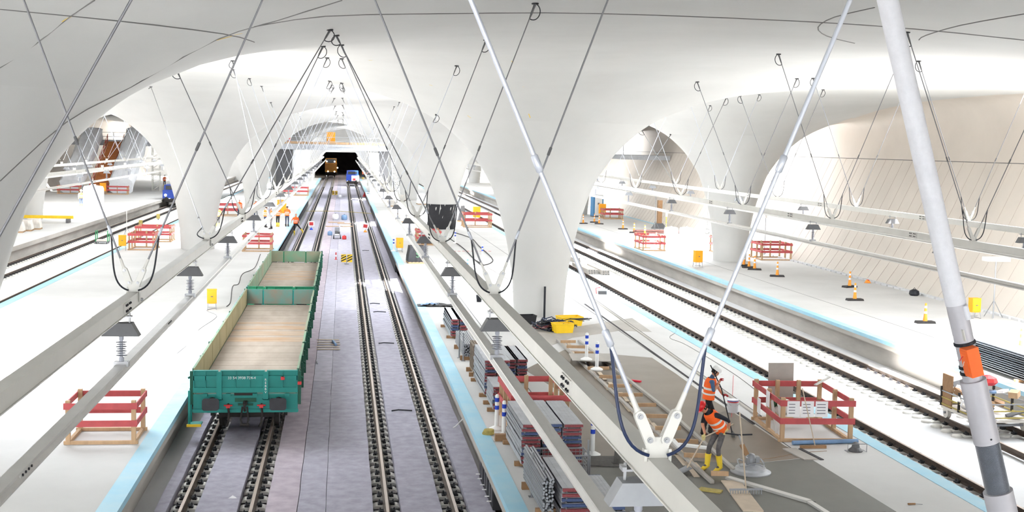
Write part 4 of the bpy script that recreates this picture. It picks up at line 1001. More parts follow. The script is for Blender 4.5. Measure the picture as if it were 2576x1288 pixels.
# on and by the blue edge
t = thing('strap_roll', 'khaki rolled lifting strap lying on the blue edge', 'strap', atz(1228, 1093, PH)+Vector((0, 0, .013)))
M['khaki'] = mat('khaki_webbing', sr(172, 156, 88), .8, var=.15, scale=10)
for k in range(3): m = MB(); m.lathe([(.05, .04*k), (.15-.012*k, .04*k), (.155-.012*k, .02+.04*k), (.15-.012*k, .038+.04*k), (.05, .038+.04*k)], (.01*k, 0, 0), 18); m.build('coil', 'khaki', t, smooth=True)
m = MB(); m.box(-.2, .2, -.09, .09, 0, .16); tag(m.build('wood_block', 'brownw', loc=atz(1265, 1108, PH)), 'brown wooden block behind the strap roll', 'block')
for k in range(3):
    y = 27.2+.95*k; t = thing('foam_block', '%s black foam block under the platform edge' % ['nearest', 'middle', 'farthest'][k], 'block', (3.46, y, -.04), group='black foam blocks'); m = MB(); m.box(-.09, .12, -.43, .43, 0, .42); m.build('block', 'black', t)
    for q in (-.2, .2):
        m = MB(); m.tube([(-.1, q, .12), (-.1, q, .62)], .008, 5); m.build('tie_rod', 'zinc', t); m = MB(); m.tube([(-.1, q, .14), (-.2, q, .14)], .014, 6); m.build('wing_nut', 'wplast', t)
m = MB(); p = atz(1140, 1078, -.03); m.tube(bez(Vector((0, 0, .03)), Vector((.1, 0, .05)), Vector((.2, .1, .2)), Vector((.42, .35, .3)), 10), .016, 6); tag(m.build('white_hose', 'wplast', smooth=True, loc=p), 'short white hose sticking out from the platform wall', 'hose')
# recessed slots in the left platform wall
for k in range(26):
    m = MB(); m.box(-4.552, -4.546, 23.6+1.05*k-.09, 23.6+1.05*k+.09, .12, .18); m.build('wall_slot', 'seam', [o for o in bpy.data.objects if o.name.startswith('platform_slab')][0])
# black membrane hung on the platform walls further back
for x0, x1, y0, y1, lab in ((-4.54, -4.27, 72, 160, 'black membrane covering the left platform wall beyond the wagons'), (3.33, 3.62, 78, 150, 'black membrane covering the right platform wall further back')):
    m = MB(); m.box(x0, x1, y0, y1, -.04, .6); tag(m.build('wall_membrane', 'black'), lab, 'membrane')
# ------------------------------------------------------------------ the platform repair: screed fields, battens, tools, workers
def field(pix, mt, z, lab, name='screed_field', cat='screed'):
    ps = [atz(x, y, PH) for x, y in pix]; m = MB(); n = len(ps)
    m.add([(p.x, p.y, PH+z) for p in ps]+[(p.x, p.y, PH-.01) for p in ps], [tuple(range(n))]+[(i, (i+1) % n, n+(i+1) % n, n+i) for i in range(n)])
    return tag(m.build(name, mt), lab, kind='structure')
field([(1320, 930), (1420, 880), (1500, 888), (1640, 900), (1700, 940), (1790, 1005), (1905, 1075), (1975, 1122), (2035, 1150), (1890, 1166), (1700, 1158), (1440, 1152), (1432, 1000)], 'platw', .004, 'damp brown screed field around the standing workers')
field([(1440, 1154), (1560, 1151), (1890, 1167), (2035, 1152), (2255, 1288), (1800, 1288), (1380, 1288)], 'screed', .006, 'smooth fresh grey screed in the foreground')
field([(1310, 815), (1400, 830), (1590, 800), (1640, 835), (1560, 832), (1440, 850), (1330, 890)], 'face', .003, 'patchy grey concrete before the massive column')
field([(1420, 1150), (1720, 1150), (1750, 1190), (1700, 1215), (1610, 1178), (1440, 1172)], 'mud', .03, 'heap of wet mortar along the screed edge')
# steel channel across the old concrete
def chan(a, b, w, h, mt, lab, name='drain_channel', cat='channel'):
    A, B = atz(*a, PH), atz(*b, PH); m = MB(); m.bar(A+Vector((0, 0, h/2)), B+Vector((0, 0, h/2)), w, h); m.bar(A+Vector((w*.8, 0, .01)), B+Vector((w*.8, 0, .01)), w*.25, .02, mi=1)
    return tag(m.build(name, [mt, 'seam']), lab, cat)
chan((1480, 745), (1908, 1048), .10, .03, 'face', 'long grey drain channel running towards the pit barrier')
chan((1470, 765), (1895, 1068), .05, .012, 'seam', 'dark slot beside the long drain channel')
chan((1985, 1130), (2040, 1158), .35, .03, 'face', 'short grey channel ending at the screed edge')
chan((1830, 1205), (2035, 1265), .16, .06, 'alu', 'bright aluminium levelling rail in the fresh screed', 'levelling_rail', 'rail')
chan((2035, 1265), (2090, 1300), .12, .05, 'alu', 'aluminium levelling rail end at the bottom', 'levelling_rail', 'rail')
# batten frame: two long boards with cross timbers
t = thing('batten_frame', 'long ladder-like timber frame laid in the screed', 'timber frame')
for a, b in (((1402, 858), (1615, 1060)), ((1615, 1060), (1792, 1218)), ((1456, 860), (1690, 1045)), ((1690, 1045), (1848, 1188))):
    m = MB(); A, B = atz(*a, PH), atz(*b, PH); m.bar(A+Vector((0, 0, .045)), B+Vector((0, 0, .045)), .09, .07); m.build('long_board', 'face', t)
CR = [((1410, 868), (1448, 868)), ((1425, 881), (1472, 882)), ((1445, 897), (1492, 897)), ((1478, 936), (1532, 936)), ((1507, 957), (1560, 959)), ((1530, 981), (1588, 981)), ((1556, 1004), (1616, 1004)), ((1590, 1030), (1650, 1030)), ((1618, 1058), (1678, 1059)), ((1648, 1089), (1712, 1089)), ((1700, 1122), (1756, 1124)), ((1720, 1158), (1778, 1160)), ((1788, 1205), (1832, 1206))]
for a, b in CR:
    m = MB(); A, B = atz(*a, PH), atz(*b, PH); m.bar(A+Vector((0, 0, .13)), B+Vector((0, 0, .13)), .06, .1); m.build('cross_timber', 'pine', t)
for k in range(13):
    u = k/12; p = atz(1440+340*u, 873+325*u, PH); m = MB(); m.bar(p+Vector((-.28, -.1, .02)), p+Vector((-.2, 1.2, .02)), .13, .022); m.build('planking', 'pine2', t); m = MB(); m.bar(p+Vector((-.08, -.2, .022)), p+Vector((.0, 1.1, .022)), .12, .022); m.build('planking', 'pine2', t)
def board(a, b, w, th, mt, lab, z=0, cat='board', name='loose_board'):
    A, B = atz(*a, PH), atz(*b, PH); m = MB(); m.bar(A+Vector((0, 0, z+th/2+.002)), B+Vector((0, 0, z+th/2+.002)), w, th); return tag(m.build(name, mt), lab, cat)
board((1838, 1212), (1895, 1288), .42, .03, 'pine2', 'wide pale planks at the lower end of the timber frame')
board((1760, 1232), (1815, 1240), .2, .04, 'khaki', 'small yellowish board left in the screed')
board((1705, 1140), (1785, 1150), .16, .05, 'wplast', 'white plastic profile on the timber frame', .19)
board((1690, 1128), (1710, 1150), .12, .05, 'wplast', 'short white profile beside the shovel', .19)
for a, b, lab in (((1385, 905), (1440, 925), 'left grey steel plate under the bollards'), ((1440, 905), (1540, 905), 'middle grey steel plate under the bollards')):
    A, B = atz(*a, PH), atz(*b, PH)
ps = [atz(x, y, PH) for x, y in ((1430, 905), (1540, 905), (1562, 926), (1440, 923))]
m = MB(); n = 4; m.add([(p.x, p.y, PH+.22) for p in ps]+[(p.x, p.y, PH+.2) for p in ps], [(0, 1, 2, 3), (7, 6, 5, 4)]+[(i, (i+1) % 4, 4+(i+1) % 4, 4+i) for i in range(4)])
for x, y in ((1438, 908), (1550, 924)): p = atz(x, y, PH); m.cbox((p.x, p.y, PH+.1), (.08, .08, .2))
tag(m.build('walk_plate', 'face'), 'grey plate bridging the timber frame under the bollards', 'plate')
board((1580, 958), (1612, 962), .1, .05, 'tape', 'red and grey trowel lying on the screed', 0, 'trowel', 'hand_trowel')
# mortar-smeared post, paint tin, machine
t = thing('smeared_post', 'mortar-smeared dark post standing in the wet mortar', 'post', atz(1552, 1168, PH)); m = MB(); m.bar((0, 0, 0), (.05, .1, .42), .14, .1); m.build('post', 'mud', t); m = MB(); m.cbox((0, 0, .02), (.22, .2, .04)); m.build('foot', 'mud', t)
t = thing('paint_tin', 'white paint tin with red and blue bands behind the worker', 'tin', atz(1843, 1037, PH)); m = MB(); m.lathe([(.15, 0), (.155, .01), (.155, .34), (.16, .345), (.16, .36)], (0, 0, 0), 20); m.build('can', 'tin', t, smooth=True)
for z, mt in ((.29, 'redp'), (.325, 'bluep')): m = MB(); m.lathe([(.1555, z), (.158, z+.004), (.158, z+.024), (.1555, z+.028)], (0, 0, 0), 20); m.build('band', mt, t)
m = MB(); m.tube([(.155*math.cos(a), -.02-.16, .30+.0*a) if 0 else (.158*math.cos(a), .158*math.sin(a)*.2-.15, .3-.1*math.sin(a)) for a in [PI*k/8 for k in range(9)]], .004, 5); m.build('bail_handle', 'zinc', t)
t = thing('power_trowel', 'round grey power trowel with tall handle on the fresh screed', 'power trowel', atz(1888, 1188, PH))
m = MB(); m.lathe([(.46, 0), (.46, .03), (.36, .07), (.34, .12), (.12, .16), (.1, .2)], (0, 0, 0), 28); m.build('blade_pan', 'deck', t, smooth=True)
m = MB(); m.tube([(.3*math.cos(a), .3*math.sin(a), .22+.05*math.sin(3*a)) for a in [2*PI*k/16 for k in range(17)]], .016, 6); m.build('guard_ring', 'zinc', t)
m = MB(); m.lathe([(.1, .15), (.12, .2), (.12, .34), (.08, .42), (.03, .44)], (0, 0, 0), 12); m.cbox((.1, 0, .3), (.16, .14, .14)); m.build('motor', 'zinc', t)
m = MB(); m.tube([(-.05, 0, .3), (-.22, -.1, .62), (-.36, -.15, .9)], .022, 8); m.build('handle_tube', 'deck', t); m = MB(); m.tube([(-.68, -.18, .95), (-.36, -.15, .9), (-.04, -.12, .9)], .018, 8); m.build('handle_bar', 'cable', t); m = MB(); m.cbox((-.2, -.1, .55), (.1, .08, .26), rot=RY(-.5)); m.build('switch_box', 'brownw', t)
t = thing('rake', 'wide rake standing upright in the screed', 'rake', atz(1876, 1245, PH))
m = MB(); m.box(-.36, .36, -.012, .012, .10, .14); m.build('rake_bar', 'zinc', t)
for k in range(13): m = MB(); x = -.34+.68*k/12; m.box(x-.008, x+.008, -.008, .008, 0, .1); m.build('tine', 'zinc', t)
m = MB(); m.tube([(0, 0, .13), (-.17, .1, 1.75)], .016, 8); m.build('handle', 'pine2', t)
t = thing('floor_lamp_base', 'small dark motor with a wire guard on the concrete', 'motor', atz(2152, 1135, PH)); m = MB(); m.lathe([(.17, 0), (.18, .03), (.1, .1), (.08, .2), (.03, .23)], (0, 0, 0), 14); m.build('motor', 'hood', t)
m = MB(); m.tube([(-.24, -.1, .0), (-.24, -.1, .2), (.24, -.1, .2), (.24, -.1, 0), (.24, .1, 0), (-.24, .1, 0), (-.24, -.1, 0)], .012, 6); m.build('wire_guard', 'zinc', t)
t = thing('screwdriver', 'dark handled chisel lying on the concrete at lower right', 'chisel', atz(2300, 1270, PH)+Vector((0, 0, .022))); m = MB(); m.tube([(-.14, 0, 0), (.02, 0, 0)], .02, 8); m.build('handle', 'brownw', t); m = MB(); m.tube([(.02, 0, 0), (.17, -.02, -.01)], .007, 6); m.build('blade', 'zinc', t)
# cable heap, tubs and pipe at the foot of the massive column
m = MB(); m.tube([(0, 0, 0), (0, 0, 1.35)], .045, 12); tag(m.build('black_pipe', 'cable', smooth=True, loc=(8.55, 51.80, PH)), 'black pipe standing against the massive column', 'pipe')
hp = atz(1385, 830, PH); t = thing('cable_heap', 'tangled heap of black cables at the column foot', 'cables', hp)
for k in range(34):
    a = random.random()*6.28; r = random.uniform(.1, .8); cx, cy = r*math.cos(a)*1.1, r*math.sin(a)*.6; rr = random.uniform(.15, .45); hz = random.uniform(.03, .45)*(1-r*.6)
    pts = [Vector((cx+rr*math.cos(b*.7+a), cy+rr*.8*math.sin(b*.7+a), hz+.06*math.sin(b*1.9+k)+.02)) for b in range(0, 11)]
    m = MB(); m.tube(pts, random.choice([.014, .02, .028]), 6); m.build('cable_loop', random.choice(['cable', 'cable', 'cable', 'cableb', 'dred']), t)
for k in range(5): m = MB(); m.tube([(.3, .1, .3), (.8, .05+.1*k, .45-.02*k), (1.35+.1*k, .12*k, .36+.04*(k % 3))], .016, 6); m.build('cable_end', 'cable', t)
M['yellowt'] = mat('yellow_plastic_tub', sr(250, 206, 40), .5, var=.04, scale=6)
for px, py, lab, s in ((1415, 836, 'yellow tub in front of the cable heap', .34), (1432, 818, 'larger yellow tub behind the cable heap', .42), (1325, 815, 'black bucket left of the cable heap', .3)):
    t = thing('tub', lab, 'tub', atz(px, py, PH), .2); m = MB(); w = s; m.add([(-w, -w*.7, 0), (w, -w*.7, 0), (w, w*.7, 0), (-w, w*.7, 0), (-w*1.15, -w*.8, .36), (w*1.15, -w*.8, .36), (w*1.15, w*.8, .36), (-w*1.15, w*.8, .36), (-w*.95, -w*.65, .05), (w*.95, -w*.65, .05), (w*.95, w*.65, .05), (-w*.95, w*.65, .05)],
        [(0, 3, 2, 1), (0, 1, 5, 4), (1, 2, 6, 5), (2, 3, 7, 6), (3, 0, 4, 7), (8, 9, 10, 11), (4, 5, 9, 8), (5, 6, 10, 9), (6, 7, 11, 10), (7, 4, 8, 11)]); m.build('tub_body', 'yellowt' if 'yellow' in lab else 'black', t)
    m = MB(); m.tube([(-w*1.15, -w*.8, .36), (w*1.15, -w*.8, .36), (w*1.15, w*.8, .36), (-w*1.15, w*.8, .36), (-w*1.15, -w*.8, .36)], .02, 6); m.build('rim', 'yellowt' if 'yellow' in lab else 'black', t)
# thin cords across the platform
def cord(pix, mt, lab, r=.01, z=PH, name='cable_run'):
    pts = [atz(x, y, z)+Vector((0, 0, r)) for x, y in smooth_pix(pix, 5)]; m = MB(); m.tube(pts, r, 5); return tag(m.build(name, mt), lab, 'cable')
cord([(1560, 740), (1640, 790), (1700, 830), (1685, 850), (1730, 870), (1845, 940), (1905, 985)], 'seam', 'thin cable lying beyond the worker in the white helmet', .007)
cord([(1890, 1160), (1960, 1150), (2010, 1140), (2080, 1135)], 'brownw', 'thin brownish cord from the power trowel', .006)
cord([(1840, 1050), (1845, 945)], 'tape', 'thin red line on the concrete behind the worker', .006)
# the two workers
P1 = dict(pel=(0, .10, .92), che=(0, -.13, 1.20), nec=(0, -.25, 1.34), hea=(0, -.35, 1.41), look=(0, -.85, -.5), sl=(.19, -.14, 1.29), el=(.33, .10, 1.17), wl=(.22, .17, .97), sr=(-.19, -.2, 1.27), er=(-.22, -.26, 1.02), wr=(-.02, -.30, .82),
          hl=(.095, .10, .87), hr=(-.095, .08, .87), kl=(.10, -.02, .48), kr=(-.12, -.12, .48), al=(.10, .05, .09), ar=(-.14, -.14, .09), handl=(-.3, -.5, -.5), handr=(.3, -.4, -.4))
w1p = atz(1800, 1184, PH)+Vector((0, 0, .045))
person('person in red helmet bending to push mortar with a shovel', w1p, -PI/2+.25, P1, tr='greyc', sh='darks', hel='helr', boots='boot', glove='glove')
P2 = dict(pel=(0, .03, .95), che=(0, 0, 1.30), nec=(0, -.04, 1.49), hea=(0, -.10, 1.58), look=(0, -.8, -.45), sl=(.19, -.02, 1.41), el=(.22, -.22, 1.20), wl=(.02, -.34, 1.02), sr=(-.19, -.02, 1.41), er=(-.27, -.05, 1.15), wr=(-.10, -.22, 1.40),
          hl=(.095, .03, .89), hr=(-.095, .03, .89), kl=(.12, -.14, .50), kr=(-.10, .05, .49), al=(.13, -.06, .09), ar=(-.11, .16, .09), handl=(-.3, -.3, .1), handr=(.3, -.3, .3))
w2p = atz(1782, 1092, PH)
person('person in white helmet standing with a long squeegee', w2p, PI/2-.15, P2, tr='blackc', sh='blues', hel='helw', boots='shoe', glove='glover')
def held(root_loc, rz, pts, r, mt, lab, name, cat, head=None):
    t = thing(name, lab, cat, root_loc, rz); m = MB(); m.tube([Vector(p) for p in pts], r, 8); m.build('handle', mt, t, smooth=True)
    if head: head(t)
    return t
def shovel_head(t): m = MB(); m.cbox((.06, -.86, .06), (.24, .3, .02), rot=RX(.35)); m.build('blade', 'zinc', t)
held(w1p, -PI/2+.25, [(.20, .30, 1.06), (.0, -.32, .76), (.06, -.78, .1)], .017, 'pine2', 'long handled shovel pushed by the worker in the red helmet', 'shovel', 'shovel', shovel_head)
def squeegee(t): m = MB(); m.cbox((-.18, -.60, .05), (.34, .05, .10)); m.build('squeegee_head', 'mud', t)
held(w2p, PI/2-.15, [(-.06, .02, 1.80), (-.12, -.27, 1.22), (-.18, -.58, .08)], .015, 'cable', 'long black squeegee held by the worker in the white helmet', 'squeegee', 'squeegee', squeegee)
# workers further back on the left platform
GR = [(548, 572, 'worker kneeling-height beside the left column', 0, 'down', 'blackc', None), (602, 548, 'worker seen behind the grey hood on the left platform', .5, 'down', 'jean', 'helw'), (643, 551, 'worker in orange at the left of the group', .6, 'front', 'jean', 'helw'),
      (668, 572, 'worker in pale jacket turned away in the group', 2.4, 'down', 'jean', 'helw'), (682, 576, 'worker with grey trousers in the middle of the group', -1.2, 'front', 'greyc', 'helw'), (699, 570, 'worker in black trousers and yellow boots in the group', -.4, 'hip', 'blackc', 'helw'),
      (722, 570, 'worker in dark jeans standing at the platform edge', 3.0, 'front', 'jean', 'helw')]
for px, py, lab, rz, arms, tr, hel in GR:
    person(lab, atz(px, py, PH), rz, standing(.03, arms, .08), tr=tr, sh='vest' if px != 668 else 'paper', hel=hel or 'helw', boots='boot' if tr == 'blackc' else 'shoe', fine=False)
PJ = dict(pel=(0, .1, 1.0), che=(0, .05, 1.36), nec=(0, .0, 1.55), hea=(0, -.03, 1.66), look=(-.3, -.8, -.4), sl=(.19, .05, 1.47), el=(.3, .2, 1.22), wl=(.34, .1, 1.0), sr=(-.19, .05, 1.47), er=(-.3, .2, 1.22), wr=(-.36, .18, 1.0), hl=(.095, .08, .93), hr=(-.095, .08, .93), kl=(.3, -.12, .62), kr=(-.12, .0, .50), al=(.62, -.02, .28), ar=(-.12, .05, .09))
person('worker in yellow boots stepping down onto the track bed', atz(744, 590, -.03), .3, PJ, tr='blackc', sh='vest', hel=None, boots='boot', fine=False)
person('distant worker near the blue track vehicle', atz(925, 452, PH), 0, standing(.02, 'down'), tr='jean', sh='vest', fine=False)
person('second distant worker beside the blue vehicle', atz(913, 450, PH), .8, standing(.02, 'front'), tr='jean', sh='vest', fine=False)
person('worker standing before the escalators on the left', atz(204, 521, PH), .4, standing(.02, 'down'), tr='jean', sh='paper', fine=False)
person('worker at the base of the lattice tower on the left', atz(414, 470, PH), .4, standing(.02, 'hip'), tr='blackc', sh='vest', fine=False)
# ------------------------------------------------------------------ things on the middle track bed
ZB = -.042
def stop_sign(px, py, lab, tilt, foot):
    t = thing('stop_board', lab, 'sign', atz(px, py, ZB), 0); m = MB(); m.cbox((0, 0, .55), (.56, .03, .5), rot=RY(tilt)); p = m.build('white_panel', 'paper', t)
    m = MB(); m.cbox((0, -.019, .55), (.36, .006, .3), rot=RY(tilt)); m.build('red_square', 'redp', p)
    m = MB(); m.tube([(0, .02, 0), (0, .02, .4)], .02, 6); m.build('stem', 'zinc', t); m = MB(); m.lathe([(.16, 0), (.15, .06), (.07, .16), (.03, .2)], (0, 0, 0), 10); m.build('foot', foot, t)
stop_sign(783, 578, 'red square stop board on a blue foot on the left middle track', 0, 'bluep')
stop_sign(919, 584, 'tilted red stop board on an orange foot on the right middle track', .12, 'coneo')
M['ystripe'] = M['yelp']
def stripe_board(px, py, lab, s=1.0):
    t = thing('hazard_board', lab, 'sign', atz(px, py, ZB)+Vector((0, 0, .12)))
    for q in (-1, 1):
        m = MB(); m.box(q*.19*s-.16*s, q*.19*s+.16*s, -.012, .012, 0, .5*s); p = m.build('yellow_panel', 'yelp', t)
        for k in range(3):
            z = .02+.16*k; m = MB(); m.add([(q*.19*s-.16*s, -.016, z*s), (q*.19*s+.16*s, -.016, (z+.16*(1 if q < 0 else 0))*s) if q < 0 else (q*.19*s+.16*s, -.016, (z+.16)*s), (q*.19*s+.16*s, -.016, min(.5, z+.24)*s), (q*.19*s-.16*s, -.016, min(.5, z+.08)*s)], [(0, 1, 2, 3)]); m.add([(v[0], -.0125, v[2]) for v in m.v], [(3, 2, 1, 0)]); m.build('black_stripe', 'cable', p)
    m = MB(); m.tube([(0, .03, -.12), (0, .03, .3*s)], .02, 6); m.cbox((0, .03, -.1), (.3, .2, .03)); m.build('stand', 'zinc', t)
stripe_board(872, 664, 'pair of yellow and black hazard boards between the middle tracks', 1.05)
stripe_board(842, 492, 'far pair of yellow and black hazard boards', 1.2)
t = thing('marker_post', 'small red and white marker post between the tracks', 'post', atz(845, 653, ZB)); m = MB(); m.lathe([(.1, 0), (.1, .02), (.04, .03), (.04, .5)], (0, 0, 0), 8); m.build('post', 'redp', t); m = MB(); m.lathe([(.043, .2), (.043, .32)], (0, 0, 0), 8); m.build('white_band', 'paper', t)
t = thing('track_trolley', 'small grey four-wheeled trolley between the middle tracks', 'trolley', atz(848, 600, ZB))
m = MB(); m.box(-.28, .28, -.5, .6, .25, .32); m.cbox((0, .5, .6), (.4, .06, .6)); m.build('frame', 'zinc', t)
for x in (-.28, .28):
    for y in (-.4, .4): m = MB(); m.lathe([(.15, -.04), (.15, .04)], (x, y, .15), 12, rot=RY(PI/2)); m.build('wheel', 'cable', t)
m = MB(); m.cbox((-.08, -.1, .5), (.2, .3, .3)); m.cbox((.14, .1, .45), (.2, .3, .25)); m.build('motor', 'hood', t); m = MB(); m.cbox((0, -.44, .36), (.36, .12, .1)); m.build('white_case', 'paper', t)
for k, (px, py, a, w) in enumerate(((846, 560, .05, 1.6), (866, 563, -.2, 1.3), (836, 570, .3, 1.2), (872, 570, .5, 1.1))):
    m = MB(); m.cbox((0, 0, .03), (w, .5, .05), rot=RZ(a)); tag(m.build('plywood_sheet', 'pine', loc=atz(px, py, ZB)), '%s plywood sheet dropped between the middle tracks' % ordn[k], 'board', 'loose plywood sheets')
for px, py, lab, mt, s in ((844, 552, 'white sack on the track bed', 'paper', .55), (866, 553, 'pale blue box beside the white sack', 'bluegrey', .5), (830, 592, 'blue and white canister left of the trolley', 'bluegrey', .34), (866, 602, 'red petrol can right of the trolley', 'redp', .3), (855, 497, 'white drum far along the track bed', 'paper', .4)):
    t = thing('container', lab, 'container', atz(px, py, ZB)); m = MB(); m.lathe([(.5*s, 0), (.6*s, .1*s), (.62*s, .7*s), (.5*s, 1.0*s), (.15*s, 1.1*s)], (0, 0, 0), 10); m.build('body', mt, t, smooth=True); m = MB(); m.lathe([(.12*s, 1.1*s), (.12*s, 1.2*s)], (0, 0, 0), 8); m.build('cap', 'hood', t)
m = MB(); m.add([(-.3, 0, 0), (.3, 0, 0), (0, .2, .75), (0, -.2, 0)], [(0, 1, 2), (0, 2, 3), (1, 3, 2), (0, 3, 1)]); tag(m.build('warning_cone', 'redp', loc=atz(917, 495, ZB)), 'red triangular marker beside the right platform wall', 'marker')
for k in range(5):
    m = MB(); m.box(-.45, .45, -.045, .045, 0, .025); tag(m.build('timber_offcut', 'pine2', loc=atz(825, 856+6*k, ZB)+Vector((.02*(k % 3), 0, .012)), rot=(0, 0, .04*(k % 3-1))), '%s of the pale slats laid beside the wagon track' % ['farthest', 'second farthest', 'middle', 'second nearest', 'nearest'][k], 'slat', 'pale slats on the felt')
m = MB(); m.tube([(0, -.45, 0), (-.12, .5, 0)], .05, 8); tag(m.build('pipe_piece', 'bluegrey', smooth=True, loc=atz(845, 866, ZB)+Vector((0, 0, .055))), 'grey blue pipe piece next to the pale slats', 'pipe')
m = MB(); m.tube([(0, -.2, 0), (-.03, .25, 0)], .02, 6); tag(m.build('short_rod', 'zinc', loc=atz(799, 914, ZB)+Vector((0, 0, .025))), 'short rod lying beside the near wagon', 'rod')
for k, (px, py, w) in enumerate(((943, 765, .5), (955, 786, .6), (972, 865, .62), (1011, 1035, .62), (920, 631, .5), (1000, 1246, .0))):
    if w: m = MB(); m.tube([(-w/2, 0, 0), (-.1, .04, .02), (w/2, .02, 0)], .022, 6); tag(m.build('cable_piece', 'cable', loc=atz(px, py, ZB)+Vector((0, 0, .022))), '%s dark cable piece on the felt between the right middle rails' % ['third nearest', 'fourth nearest', 'second nearest', 'nearest', 'farthest'][min(k, 4)] if k != 1 else 'dark cable piece lying nearest to the far sun patch', 'cable', 'dark cable pieces on the felt')
m = MB(); m.tube([atz(770, 531, .03), atz(850, 531, .03), atz(935, 537, .03)], .03, 5); tag(m.build('cross_hose', 'khaki'), 'pale yellow hose laid across both middle tracks', 'hose')
m = MB(); m.add([(-.1, 0, 0), (.1, 0, 0), (.06, .12, 0), (-.05, .14, 0), (0, .05, .06)], [(0, 1, 4), (1, 2, 4), (2, 3, 4), (3, 0, 4), (3, 2, 1, 0)]); tag(m.build('styrofoam_scrap', 'paper', loc=atz(585, 1254, ZB)), 'white styrofoam scrap between the wagon rails', 'scrap')
# ------------------------------------------------------------------ right platform, further back
zs = [(1.13, PH), (1.2, PH+.3), (1.18, PH+1.0), (1.24, PH+1.8), (1.3, PH+2.15)]
m = MB(); n = 40; vs = [((r+.04*math.sin(j*2.7+z*3))*math.cos(2*PI*j/n), (r+.04*math.sin(j*2.7+z*3))*math.sin(2*PI*j/n), z) for r, z in zs for j in range(n)]
m.add(vs, [(i*n+j, i*n+(j+1) % n, (i+1)*n+(j+1) % n, (i+1)*n+j) for i in range(4) for j in range(n)]); o = tag(m.build('column_wrap', 'black', smooth=True, loc=(8.5, 107.46, 0)), 'black plastic sheet wrapped around the far column foot', 'sheet')
def tarped(px, py, w, d, h, lab, mt='black', mark=None):
    p = atz(px, py, PH); t = thing('covered_pallet', lab, 'pallet', p, .08)
    for k in range(5): m = MB(); x = -w/2+w*(k+.5)/5; m.box(x-.05, x+.05, 0, d, .1, .12); m.build('pallet_board', 'pine', t)
    for y in (.06, d/2, d-.06): m = MB(); m.box(-w/2, w/2, y-.05, y+.05, 0, .1); m.build('pallet_bearer', 'pine', t)
    m = MB(); N = 6; vs = []
    for z in range(4):
        for j in range(24):
            a = 2*PI*j/24; k = 1-.06*z+.03*math.sin(j*2.1+z*1.7); c, s_ = math.cos(a), math.sin(a); q = max(abs(c), abs(s_)); vs.append((w/2*k*c/q, d/2+d/2*k*s_/q, .122+h*z/3))
    m.add(vs, [(i*24+j, i*24+(j+1) % 24, (i+1)*24+(j+1) % 24, (i+1)*24+j) for i in range(3) for j in range(24)]+[tuple(72+j for j in range(24))]); tp = m.build('tarpaulin', mt, t)
    if mark: link('paint_mark', text_mesh(mark, .5, 'valve'), tp, (0, -.06, .55), (PI/2, 0, 0))
    return t
tarped(1050, 664, 1.1, 1.2, .95, 'black wrapped pallet with a green painted letter by the platform edge', mark='S')
tarped(1155, 558, 1.3, 1.4, 1.4, 'dark bundle right of the wrapped column', 'hood')
tarped(1068, 515, 1.6, 1.6, 1.0, 'pale covered pallet far along the right platform', 'wplast')
for px, py, lab in ((1020, 560, 'first'), (1000, 540, 'second'), (985, 520, 'third'), (1010, 505, 'fourth')): tarped(px, py, 1.2, 1.2, .6, '%s distant covered pallet on the right platform' % lab, 'deckw')
p = atz(1100, 770, PH); t = thing('crumpled_sheet', 'crumpled dark plastic sheet on the platform beside the girder', 'sheet', p)
m = MB(); vs = [(-.9+1.8*i/9, -.35+.7*j/5, .02+.12*abs(math.sin(i*1.9+j*2.3))*(1-abs(i-4.5)/6)) for i in range(10) for j in range(6)]; m.add(vs, [(i*6+j, i*6+j+1, (i+1)*6+j+1, (i+1)*6+j) for i in range(9) for j in range(5)]); m.build('sheet', 'rubber', t); m = MB(); m.add([(x*.5-.3, y*.6, z+.03) for x, y, z in vs], m.f if m.f else [(i*6+j, i*6+j+1, (i+1)*6+j+1, (i+1)*6+j) for i in range(9) for j in range(5)]); m.build('blue_fold', 'bluegrey', t)
t = thing('bucket', 'small black bucket on the sunlit right platform', 'bucket', atz(1205, 759, PH)); m = MB(); m.lathe([(.11, 0), (.15, .3), (.16, .31), (.14, .3), (.1, .02)], (0, 0, 0), 14); m.build('pail', 'cable', t, smooth=True); m = MB(); m.tube([(.15*math.cos(a), 0, .3+.08*math.sin(a)) for a in [PI*k/6 for k in range(7)]], .006, 5); m.build('bail', 'zinc', t)
t = thing('tool_case', 'small dark and red tool case on the sunlit platform right of the column', 'tool case', atz(1515, 740, PH)); m = MB(); m.box(-.2, .2, -.1, .1, 0, .16); m.build('case', 'hood', t); m = MB(); m.tube([(-.3, 0, .02), (-.32, 0, .3), (-.1, 0, .34)], .02, 6); m.build('handle', 'redp', t)
cord([(1130, 600), (1165, 625), (1195, 655), (1215, 668), (1240, 655), (1205, 620), (1185, 600), (1140, 585)], 'rubber', 'dark cable looping over the right platform', .03)
cord([(1195, 655), (1255, 690), (1280, 705)], 'rubber', 'dark cable running towards the massive column', .03)
for k in range(10):
    a, b = atz(1130+k*11, 632, PH), atz(1136+k*11, 632.5, PH); m = MB(); m.bar(a+Vector((0, 0, .012)), b+Vector((0, 0, .012)), .1, .01); tag(m.build('barrier_tape', 'redp'), 'red piece of barrier tape lying on the right platform', 'tape', 'red tape pieces on the right platform')
t = thing('basin', 'brown round basin inside the right platform barrier', 'basin', (6.2, 90.5, PH)); m = MB(); m.lathe([(.5, .0), (.66, .5), (.68, .5), (.6, .48), (.4, .1)], (0, 0, 0), 18); m.build('bowl', 'brownw', t); m = MB(); m.lathe([(.3, .0), (.45, .04)], (0, 0, -.0), 10); m.build('foot_ring', 'brownw', t)
cord([(655, 640), (640, 675), (610, 690), (600, 715), (585, 722), (580, 760), (570, 772)], 'rubber', 'wavy black cable from the wagon to the orange cabinet', .018)
